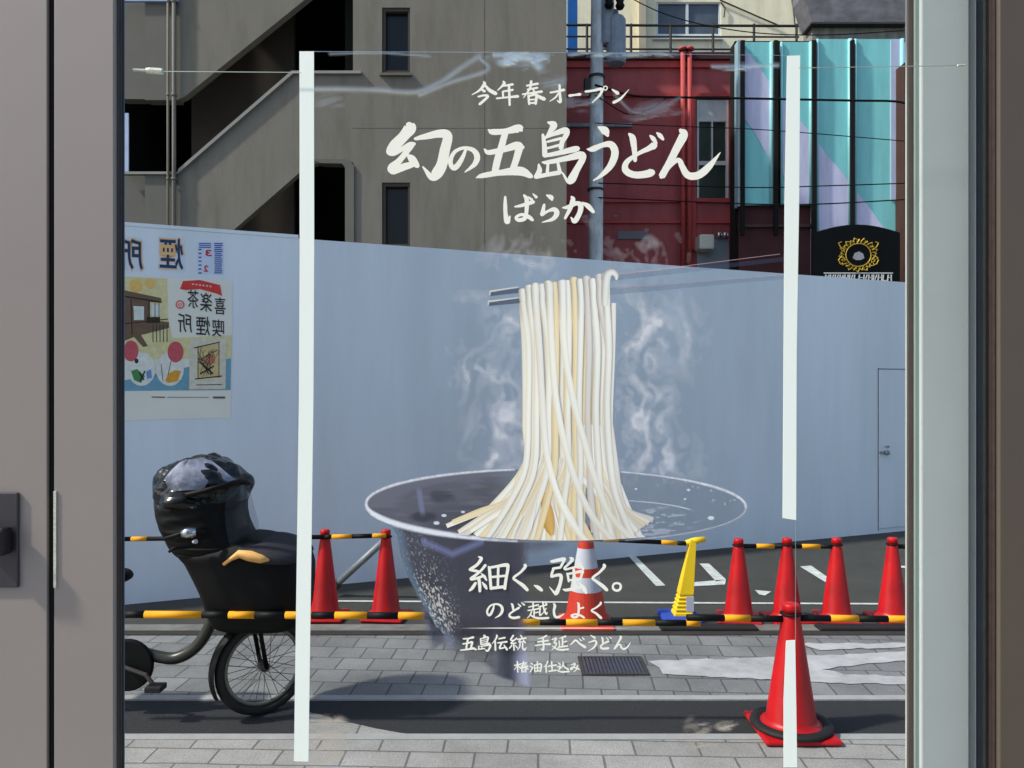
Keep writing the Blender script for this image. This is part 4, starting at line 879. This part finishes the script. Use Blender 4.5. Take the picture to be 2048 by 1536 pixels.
# steam print
def steam(X, Y):
    a1 = fbm(X/150+2, Y/210+7)-.5; a2 = fbm(X/120+20, Y/170+3)-.5; b1 = fbm(X/48+9, Y/60+1, 4)-.5; b2 = fbm(X/44+3, Y/52+14, 4)-.5
    wx = X/120+3.2*a1+1.1*b1; wy = Y/300+2.2*a2+.8*b2
    r1 = np.clip(1-np.abs(2*fbm(wx*1.6+5, wy*1.6+2, 4)-.94)*3.2, 0, 1); r2 = np.clip(1-np.abs(2*fbm(wx*4.2+15, wy*3.0+8, 4)-.94)*3.0, 0, 1)
    d = r1**1.5*.45*(.5+.5*r2)+r2**2*.28+.30*sst(.40, .72, fbm(X/40+5*a1, Y/90+5*a2))*(.3+1.0*fbm(X/8+6*b1, Y/26+4*b2, 4))
    for _ in range(1): d = (d+np.roll(d, 1, 0)+np.roll(d, -1, 0)+np.roll(d, 1, 1)+np.roll(d, -1, 1))/5
    env = np.zeros(X.shape)
    for cx, cy, rx, ry, s in ((1005, 860, 60, 115, 1.), (955, 740, 70, 50, .6), (1020, 640, 50, 60, .55), (1050, 515, 75, 40, .45), (1290, 500, 70, 40, .40), (1285, 670, 85, 80, 1.), (1265, 850, 70, 110, 1.), (1330, 920, 65, 55, .6), (935, 592, 40, 12, .35), (1200, 440, 50, 28, .2), (1000, 955, 50, 40, .6), (1350, 700, 45, 40, .5)):
        env = np.maximum(env, s*np.exp(-(((X-cx)/rx)**2+((Y-cy)/ry)**2)))
    return np.array(lin((238, 236, 236))), np.clip((d*1.6-.13)*env, 0, .68)
gridprint('steam_print', 850, 1430, 430, 1010, 3, YFm-.0012, steam, ink, fp, .045)

# chopsticks print
ck = MB(); col = []
def quad(pts, c, a, dz):
    n = len(ck.v); ck.v += [tuple(P(x, y, YFm-.0018-dz)) for x, y in pts]; ck.f.append(tuple(range(n, n+len(pts)))); col.extend([tuple(lin(c))+(a,)]*len(pts))
quad([(979, 584), (1240, 549), (1590, 512), (1590, 520), (1240, 560), (981, 592)], (70, 84, 116), .24, 0)
quad([(976, 604), (1240, 574), (1590, 548), (1590, 556), (1240, 588), (978, 612)], (70, 84, 116), .24, .0001)
quad([(979, 584), (1040, 576), (1040, 586), (981, 592)], (58, 68, 92), .65, .00015); quad([(976, 604), (1052, 594), (1052, 605), (978, 612)], (58, 68, 92), .65, .00016)
for a, b in (((979, 583), (1036, 574)), ((976, 603), (1050, 594))):
    quad([(a[0], a[1]-1.6), (b[0], b[1]-1.2), (b[0], b[1]+.8), (a[0]+2, a[1]+1.6), (a[0]+2, a[1]+7), (a[0]-1, a[1]+7)], (226, 224, 206), .9, .0002)
for a, b, c in (((1236, 549), (1560, 508), (214, 170, 170)), ((1236, 576), (1590, 548), (190, 170, 176))):
    quad([(a[0], a[1]-.9), (b[0], b[1]-.6), (b[0], b[1]+.6), (a[0], a[1]+.9)], c, .55, .0003)
ck.build('chopstick_print', ink, fp, col=col)

# noodles print: ribbons with a rounded tone across each strand
nd = MB(); ncol = []
def strand(pts, w_, c_mid, c_edge, dz, cap=True, n=9):
    sp = spline(pts, n); base = len(nd.v); m = len(sp); K = 7
    for i, q in enumerate(sp):
        x, y = q[0], q[1]; ww = q[2] if len(q) > 2 else w_; a = sp[max(i-1, 0)]; b = sp[min(i+1, m-1)]; dx, dy = b[0]-a[0], b[1]-a[1]; l = math.hypot(dx, dy) or 1; nx, ny = -dy/l, dx/l
        cs = 1.
        if cap and i < 4: cs = math.sqrt(max(0, 1-((3.2-i)/3.5)**2)) if i < 3.2 else 1
        for k in range(K):
            t = k/(K-1)*2-1; vx = x+nx*t*ww/2*cs; vy = min(y+ny*t*ww/2*cs, rimy(vx)); nd.v.append(tuple(P(vx, vy, YFm-.0022-dz)))
            s = (1-abs(t+.22)**1.8*.8); hi_ = max(0., min(1., (640-vy)/50)); s = max(0, min(1, s)); s = s if hi_ > 0 else .25+.75*s; ce = tuple(c_edge[j]*(1-.75*hi_)+(.30, .28, .25)[j]*.75*hi_ for j in range(3)); g = 1-.05*math.sin(y/90+pts[0][0])
            ncol.append(tuple((c_mid[j]*s+ce[j]*(1-s))*g for j in range(3))+(.98-.26*max(0., min(1., (vx-1120)/120))*max(0., min(1., (vy-930)/110)),))
    for i in range(m-1):
        for k in range(K-1): p = base+i*K+k; nd.f.append((p, p+1, p+K+1, p+K))
IV = lin((253, 252, 238)); IE = lin((226, 210, 172)); YE = lin((252, 234, 186)); YEd = lin((222, 192, 134)); GR = lin((232, 226, 214)); GRd = lin((192, 182, 168)); GE = lin((226, 180, 100))
rnd = random.Random(12)
def envx(t, y):      # t 0..1 across the bundle -> px at row y
    ys = [545, 600, 700, 850, 930, 990, 1040, 1080]
    lf = [1036, 1041, 1050, 1047, 1040, 1015, 965, 900]; rt_ = [1232, 1229, 1224, 1222, 1232, 1246, 1272, 1300]
    l = np.interp(y, ys, lf); r = np.interp(y, ys, rt_); return l+(r-l)*t
dz = 0.
rimy = lambda x: bcy+(x-bcx)*.010+bb*math.sqrt(max(0, 1-((x-bcx)/ba)**2))-3
for k in range(24):      # back layer, warm
    t = k/23; te = t*.9+.05+rnd.uniform(-.03, .03)
    y1 = 1060+rnd.uniform(0, 30); c, e = ((YE, YEd), (GR, GRd), (IV, IE), (YE, YEd))[k % 4] if .2 < t < .85 else (IV, IE)
    strand([(envx(t*.97+.015, 606), 606), (envx(t, 700), 700), (envx((t+te)/2, 850), 850), (envx(te, 940), 940), (envx(te, y1), y1)], 13, c, e, dz, cap=False); dz += .000012
for k in range(26):      # the fan spread inside the bowl
    u = k/25; xe = 893+u*300; ye = 1052+min(1, u*3.2)*48-(14 if k % 3 == 1 and k < 9 else 0); t = .01+u*.62
    strand([(envx(t+.06, 915), 915, 2), (envx(t+.03, 955), 955, 11), (1020+u*120, 1000, 14), ((1010+u*130+xe)/2, (1010+ye)/2-4, 13), (xe, ye, 9 if k < 9 else 13)], 14, (IV, YE, IV, GR)[k % 4], (YEd, IE)[k % 2], dz, cap=False); dz += .000012
for k in range(14):
    u = k/13; xe = 1306-u*110; ye = 1040+min(1, u*1.4)*54; t = .99-u*.4
    strand([(envx(t, 850), 850), (envx(t, 940), 940), (1240-u*44, 990), (1256-u*50, 1022), (xe, ye)], 12, (GR, IV, YE)[k % 3], GRd, dz, cap=False); dz += .000012
g_ = len(nd.v); strand([(1085, 985, 10), (1094, 1020, 22), (1098, 1050, 22), (1104, 1070, 8)], 20, GE, lin((170, 130, 60)), dz, cap=False); dz += .00002
# front strands, top loops over the chopsticks
nf = 14
for i in range(nf):      # front strands hang over the chopsticks in round loops
    u = i/(nf-1); tx = 1046+u*166; top = 570-u*24+rnd.uniform(-5, 4); te = min(.98, max(.02, u+rnd.uniform(-.06, .06)))
    c, e = (IV, IE) if u < .35 else ((IV, IE), (IV, YEd), (YE, YEd))[i % 3] if u < .62 else ((GR, GRd), (IV, GRd))[i % 2]
    w_ = rnd.uniform(11.5, 14)
    xe = 985+te*265+(te-.5)*60
    strand([(tx-1, top+3, w_+1), (tx-1, top+11, w_+4), (tx, top+28, w_+2), (tx+1, 615-u*8, w_+1), (envx(te*.96+.02, 700), 700, w_), (envx(te*.94+.03, 820), 820, w_-.5), (envx(te*.92+.04, 930), 930, w_), (envx(te*.9+.05, 1000), 1000, w_), (xe, 1096, w_-1)], 15, c, e, dz); dz += .000014
strand([(1233, 560, 5), (1233, 551, 10), (1226, 544, 13), (1216, 548, 16), (1212, 562, 17), (1210, 590, 15), (1210, 612, 13)], 16, IV, GR, dz); dz += .00002
for tx, top, pts_ in ((1124, 557, ((1128, 690), (1144, 790), (1170, 890), (1192, 965), (1220, 1030), (1262, 1078))), (1098, 561, ((1103, 690), (1112, 800), (1132, 900), (1156, 975), (1186, 1035), (1232, 1090))), (1070, 565, ((1078, 690), (1084, 800), (1092, 900), (1112, 980), (1140, 1040), (1180, 1094)))):
    strand([(tx-2, top+3, 12), (tx, top+11, 18), (tx+1, top+40, 16)]+[(x, y, 14-.002*(y-600)) for x, y in pts_], 15, IV, IE, dz); dz += .00002
for x0_, y0_, x1_, y1_ in ((1072, 1004, 1062, 1062), (1104, 1008, 1120, 1066), (1044, 1030, 1024, 1074), (1132, 1010, 1160, 1062), (1165, 1000, 1196, 1050)):
    strand([(x0_, y0_, 2), ((x0_+x1_)/2, (y0_+y1_)/2, 3), (x1_, y1_, 1)], 3, lin((255, 255, 250)), lin((240, 230, 210)), dz, cap=False); dz += .00001
nd.build('noodle_print', ink, fp, col=ncol)

# brush lettering: every stroke is a polyline of (x, y, width)
Z7 = (750, 140, 700/2048); Z8 = (900, 1080, 400/2048)
TEXT7 = """
200,322,40;205,340,66;170,385,56;112,445,58;84,478,34;110,488,26;160,462,26;205,440,34;228,432,22
215,438,32;180,485,30;138,535,34;102,572,50;104,590,46
104,592,40;150,574,40;205,556,34;240,548,22
186,494,8;215,520,40;246,560,30
236,402,18;300,388,32;385,372,44;425,388,50;408,470,54;392,550,58;362,605,60;330,625,36;280,566,8
532,466,14;508,520,24;474,568,30;450,566,26;442,528,24;468,478,20;522,456,18;575,470,26;598,508,32;582,552,26;526,598,6
664,350,10;690,362,32;765,358,30;840,342,44;856,352,20
764,362,34;742,440,36;716,530,38;700,606,36
640,462,8;665,482,26;750,466,30;830,442,42;862,452,26
846,452,40;826,525,36;800,600,34
592,630,6;630,618,26;740,600,32;850,592,48;912,622,26
1012,306,10;1046,322,38;1024,360,22;1000,392,8
982,378,14;990,430,24;994,500,28
990,398,14;1050,372,24;1112,354,34;1122,372,28;1096,420,26;1088,456,26
1008,420,12;1090,400,16
1008,458,12;1086,438,16
992,502,20;1090,482,26;1176,462,32;1188,468,14
978,540,8;1010,540,22;1110,520,28;1200,498,40;1216,516,34;1182,580,36;1150,640,44;1128,650,20;1096,600,8
958,552,10;962,590,28;940,626,22
940,626,22;1010,612,22;1080,600,24
1012,548,14;1008,606,18
1070,542,14;1082,600,22
1308,334,12;1345,356,44;1362,384,16
1242,464,8;1275,462,30;1330,440,26;1380,436,36;1404,480,40;1384,550,36;1330,612,22;1276,648,5
1488,374,14;1508,400,34;1518,470,28;1522,530,20
1632,442,40;1600,460,28;1530,495,20;1472,540,28;1466,585,36;1510,612,36;1570,612,38;1618,600,42
1610,384,10;1628,402,24;1646,428,14
1650,368,10;1668,384,24;1686,406,14
1788,352,20;1806,378,46;1770,450,42;1718,550,36;1680,618,36;1676,625,24
1690,604,22;1740,548,22;1778,528,26;1800,570,32;1832,616,38;1890,616,40;1950,570,36;2022,482,4
762,742,12;762,790,20;764,840,22;774,888,28;792,852,5
818,800,8;860,792,18;926,772,20
872,732,12;888,760,24;886,830,20;876,868,22;840,878,20;826,862,16;858,846,16;900,860,22;922,878,16
898,742,6;918,760,16
924,724,6;944,744,16
1004,732,8;1030,746,26;1036,762,10
990,788,14;982,830,22;978,846,18;1012,826,14;1048,816,24;1064,838,28;1040,872,20;976,892,4
1098,806,8;1128,802,20;1180,780,22;1204,796,28;1196,840,26;1168,884,26;1146,862,6
1150,742,12;1158,760,26;1142,810,22;1112,868,14
1212,776,10;1246,796,26;1278,830,18
636,68,8;640,84,18;612,118,12;566,146,4
644,88,10;668,116,18;706,138,20
620,112,8;640,124,16
604,156,10;640,148,12;660,154,14;640,176,14;612,200,14
750,66,8;756,78,16;738,100,10;716,120,5
746,94,9;806,84,13
746,126,9;806,116,12
748,126,11;750,158,10
712,166,10;770,160,10;836,154,16
784,92,13;786,150,13;788,205,12
888,92,10;952,80,13
892,114,9;950,104,11
864,142,10;920,134,10;976,126,14
914,66,14;906,108,12;868,164,4
924,112,8;946,148,16;990,170,20
898,150,13;902,200,12
900,152,11;942,146,14;940,198,14
904,174,8;938,172,8
902,194,10;940,192,10
1026,132,10;1060,126,11;1106,116,15
1080,88,12;1082,140,13;1084,186,15;1064,178,4
1078,130,9;1056,160,9;1022,184,4
1138,150,15;1170,146,11;1200,142,16
1232,126,12;1280,120,13;1326,112,16;1316,146,13;1270,192,5
1348,94,6;1357,98,6;1359,107,6;1353,116,6;1343,116,6;1338,108,6;1340,98,6;1349,94,6
1388,114,8;1420,136,20
1396,190,16;1436,168,13;1486,114,3
"""
TEXT8 = """
290,170,10;320,190,30;280,250,28;215,296,28;205,306,20;260,316,26;290,320,18
362,258,26;320,310,24;262,360,26;215,398,28;260,396,24;330,372,24
318,342,8;350,372,26;374,412,16
296,400,30;304,470,30;306,526,24
262,440,26;230,490,30;200,518,18
328,430,8;358,470,30;376,500,18
392,270,12;404,300,28;412,400,28;420,500,26
404,284,24;490,268,26;580,256,36;592,290,30;574,400,28;560,498,30
494,276,24;490,480,22
420,380,22;570,366,22
418,494,28;560,478,28
768,256,30;770,276,28;720,332,22;652,388,24;690,424,26;750,468,34;792,512,30
862,464,10;900,484,34;938,514,30
1030,214,12;1050,218,28;1160,196,34;1166,212,26;1128,284,24
1054,292,22;1128,282,22
1062,290,22;1044,340,24;1038,374,22
1038,376,22;1110,358,30;1138,376,32;1124,460,32;1090,540,40;1070,540,24;1018,480,6
1226,180,12;1252,198,34;1220,240,24;1174,286,22;1190,300,20;1260,282,20;1330,264,20
1300,230,10;1335,260,30;1366,300,20
1198,340,14;1208,370,22;1216,424,20
1206,348,20;1280,334,22;1352,322,30;1350,350,22;1334,402,22
1216,412,20;1334,398,20
1266,296,24;1274,400,26;1276,496,24
1160,506,14;1190,512,26;1270,498,28;1350,478,20
1326,440,10;1366,490,40;1394,540,26
1578,256,30;1580,276,28;1530,332,22;1462,388,24;1500,424,26;1560,468,34;1606,512,30
1708,440,20;1738,450,20;1749,479,22;1736,508,22;1707,518,22;1678,506,22;1667,479,20;1680,450,20;1710,440,20
452,664,12;440,712,20;412,764,24;388,762,20;382,722,20;416,672,16;478,656,18;524,678,24;536,722,26;510,768,20;458,800,5
626,650,10;640,668,22;650,724,18
706,694,22;660,722,18;614,756,18;612,782,22;650,798,24;708,790,24
696,652,7;722,678,18
730,640,7;760,664,18
806,686,12;860,674,13;904,664,16
850,638,16;852,680,15;850,716,13
798,722,12;850,714,13;912,702,15
862,722,14;860,778,14
864,748,10;904,738,12
836,732,13;820,770,12;790,800,6
818,762,10;860,790,16;930,802,20;1008,798,20
908,684,12;990,664,15
924,684,14;920,768,15;948,752,8
952,636,16;960,700,15;984,756,18;998,740,6
984,700,12;950,752,8
972,638,8;990,656,14
1058,650,10;1074,672,24;1064,730,22;1078,784,24;1120,786,20;1172,752,5
1306,640,10;1318,664,22;1316,740,20;1300,786,22;1258,790,20;1246,772,18;1290,760,18;1340,774,20;1374,796,18
1320,704,12;1366,692,18
1544,640,20;1540,656,20;1500,690,16;1450,722,16;1496,752,20;1546,798,26
136,1012,14;190,1008,14;238,996,22
186,1008,18;174,1060,18;166,1116,16
130,1064,12;180,1056,15;226,1046,20;220,1080,18;214,1112,16
108,1128,10;180,1120,16;236,1110,22;268,1124,14
344,974,8;356,984,20;334,1010,8
312,1008,12;318,1070,14
314,1012,10;386,996,18;380,1046,14
320,1030,8;378,1020,8
320,1048,8;378,1040,8
314,1070,11;404,1058,16
312,1088,8;360,1082,12;412,1076,20;398,1120,18;380,1136,18;358,1120,5
296,1086,12;292,1120,14
292,1120,11;356,1110,11
326,1084,9;326,1114,9
478,974,14;480,990,18;462,1024,13;430,1062,5
462,1034,16;466,1130,16
500,1012,13;562,1000,17
488,1054,12;582,1042,18
530,1052,18;508,1106,16;540,1106,14;572,1096,12
552,1074,8;584,1122,22
648,978,18;622,1022,15;652,1028,12
682,1006,15;624,1058,13;676,1054,12
652,1060,15;656,1128,14
634,1078,12;610,1108,14
668,1078,8;688,1104,14
722,976,10;738,998,16
690,1018,12;778,1004,16
726,1014,13;706,1044,12;758,1038,12
748,1020,8;770,1052,15
718,1056,13;712,1096,12;688,1128,5
744,1054,14;744,1106,15;764,1122,17;784,1100,6
988,980,17;950,1000,12;898,1012,6
896,1044,12;1004,1030,16
874,1080,12;950,1070,13;1024,1066,20
952,1002,15;958,1070,16;954,1124,18;926,1112,4
1042,1020,10;1088,1008,16;1066,1050,13;1090,1058,14;1072,1096,12;1040,1128,5
1048,1086,8;1096,1116,16;1150,1124,18;1212,1118,16
1184,986,17;1120,1008,6
1152,1002,15;1152,1092,13
1156,1046,10;1194,1038,14
1118,1036,13;1122,1092,12
1106,1098,12;1200,1086,16
1236,1070,10;1262,1046,16;1288,1028,18;1330,1062,18;1384,1098,24
1324,1008,6;1346,1032,14
1350,994,6;1372,1018,14
1440,976,8;1484,1002,20
1416,1050,8;1450,1040,14;1484,1030,18;1498,1058,20;1470,1104,16;1414,1138,4
1552,994,8;1562,1010,18;1566,1064,14
1622,1038,20;1574,1060,14;1544,1088,16;1560,1112,19;1622,1108,20
1600,998,6;1620,1018,12
1628,988,6;1650,1008,12
1740,984,10;1750,998,20;1722,1052,17;1682,1116,14;1720,1078,12;1744,1070,14;1754,1100,16;1784,1116,18;1820,1092,14;1850,1046,3
660,1284,11;720,1272,13
690,1244,14;694,1352,13
690,1288,10;656,1330,5
698,1286,8;716,1306,12
724,1268,10;784,1258,12
728,1284,8;780,1276,9
714,1304,10;798,1292,13
752,1244,12;744,1286,10;714,1322,5
762,1294,8;798,1320,13
734,1312,10;736,1354,9
736,1314,9;776,1309,11;774,1352,10
737,1333,7;773,1331,7
737,1350,8;773,1348,8
826,1256,7;846,1272,14
816,1288,7;838,1302,14
848,1306,12;822,1350,11
862,1278,11;870,1350,12
864,1284,11;932,1272,15;926,1348,13
894,1246,12;898,1342,12
870,1312,9;926,1308,9
870,1344,11;926,1340,11
1002,1242,14;984,1280,10;960,1306,5
984,1280,13;986,1354,13
1004,1294,11;1088,1280,15
1040,1246,14;1046,1338,12
1012,1344,12;1084,1334,14
1106,1256,7;1128,1272,15
1096,1300,9;1128,1292,12;1114,1328,10
1094,1334,9;1140,1350,15;1220,1346,16
1156,1252,11;1160,1266,12;1146,1298,10;1124,1324,5
1158,1280,10;1180,1306,15;1212,1326,16
1242,1278,9;1280,1266,13;1266,1300,12;1244,1326,13;1234,1316,11;1262,1302,11;1296,1312,13;1324,1326,12
1306,1286,13;1294,1326,11;1264,1350,5
"""
def brush(text, Z, name, ys=None):
    ox, oy, s = Z; mb = MB(); V2 = []; F2 = []; rj = random.Random(2)
    for li in text.strip().splitlines():
        q = [tuple(float(v) for v in p.split(',')) for p in li.split(';')]
        if ys and not (ys[0] <= min(p[1] for p in q) < ys[1]): continue
        big = max(p[2] for p in q) > 30; sp = spline(q, 9 if len(q) > 2 else 8); m = len(sp); L = []; R = []
        for i, (x, y, ww) in enumerate(sp):
            a = sp[max(i-1, 0)]; b = sp[min(i+1, m-1)]; dx, dy = b[0]-a[0], b[1]-a[1]; l = math.hypot(dx, dy) or 1; nx, ny = -dy/l, dx/l
            ww = max(2.5, ww)*(1.1 if big else 1.12); hw = ww/2; e = rj.uniform(-.6, .6) if big else 0
            L.append((x+nx*(hw+e), y+ny*(hw+e))); R.append((x-nx*(hw-e), y-ny*(hw-e)))
        k0 = len(V2); V2 += L+R; F2 += [(k0+i, k0+i+1, k0+m+i+1, k0+m+i) for i in range(m-1)]
        for (x, y, ww) in (sp[0], sp[-1]):
            if ww > 5: k0 = len(V2); V2 += [(x+ww*.5*math.cos(2*math.pi*k/14), y+ww*.46*math.sin(2*math.pi*k/14)) for k in range(14)]; F2.append(tuple(range(k0, k0+14)))
    out = delaunay_2d_cdt([Vector(v) for v in V2], [], F2, 0, 1e-4)
    mb.v = [tuple(P(ox+v.x*s, oy+v.y*s, YFm-.0030)) for v in out[0]]; T = [tuple(f) for f in out[2]]
    cx_ = np.array([sum(out[0][i].x for i in f)/len(f) for f in T]); cy_ = np.array([sum(out[0][i].y for i in f)/len(f) for f in T]); keep = np.zeros(len(T), bool)
    for f in F2:
        pl = [V2[i] for i in f]; xs = [p[0] for p in pl]; ys_ = [p[1] for p in pl]; c = np.nonzero(~keep & (cx_ > min(xs)) & (cx_ < max(xs)) & (cy_ > min(ys_)) & (cy_ < max(ys_)))[0]
        if len(c): keep[c] |= inpoly(cx_[c], cy_[c], pl)
    mb.f = [f for f, q in zip(T, keep) if q]
    return mb.build(name, M_ink, fp, fix=False)
brush(TEXT7, Z7, 'top_line_lettering', (0, 225)); brush(TEXT7, Z7, 'title_lettering', (225, 720)); brush(TEXT7, Z7, 'shop_name_lettering', (720, 2000))
brush(TEXT8, Z8, 'slogan_lettering', (0, 600)); brush(TEXT8, Z8, 'second_slogan_lettering', (600, 900)); brush(TEXT8, Z8, 'small_lettering', (900, 1230)); brush(TEXT8, Z8, 'smallest_lettering', (1230, 2000))
MB().add([P(x, y, YFm-.003) for x, y in ((918, 1256.3), (1000, 1255.2), (1180, 1255.2), (1266, 1256.3), (1180, 1257.2), (1000, 1257.2))], [(0, 1, 2, 3, 4, 5)]).build('divider_line', M_ink, fp)
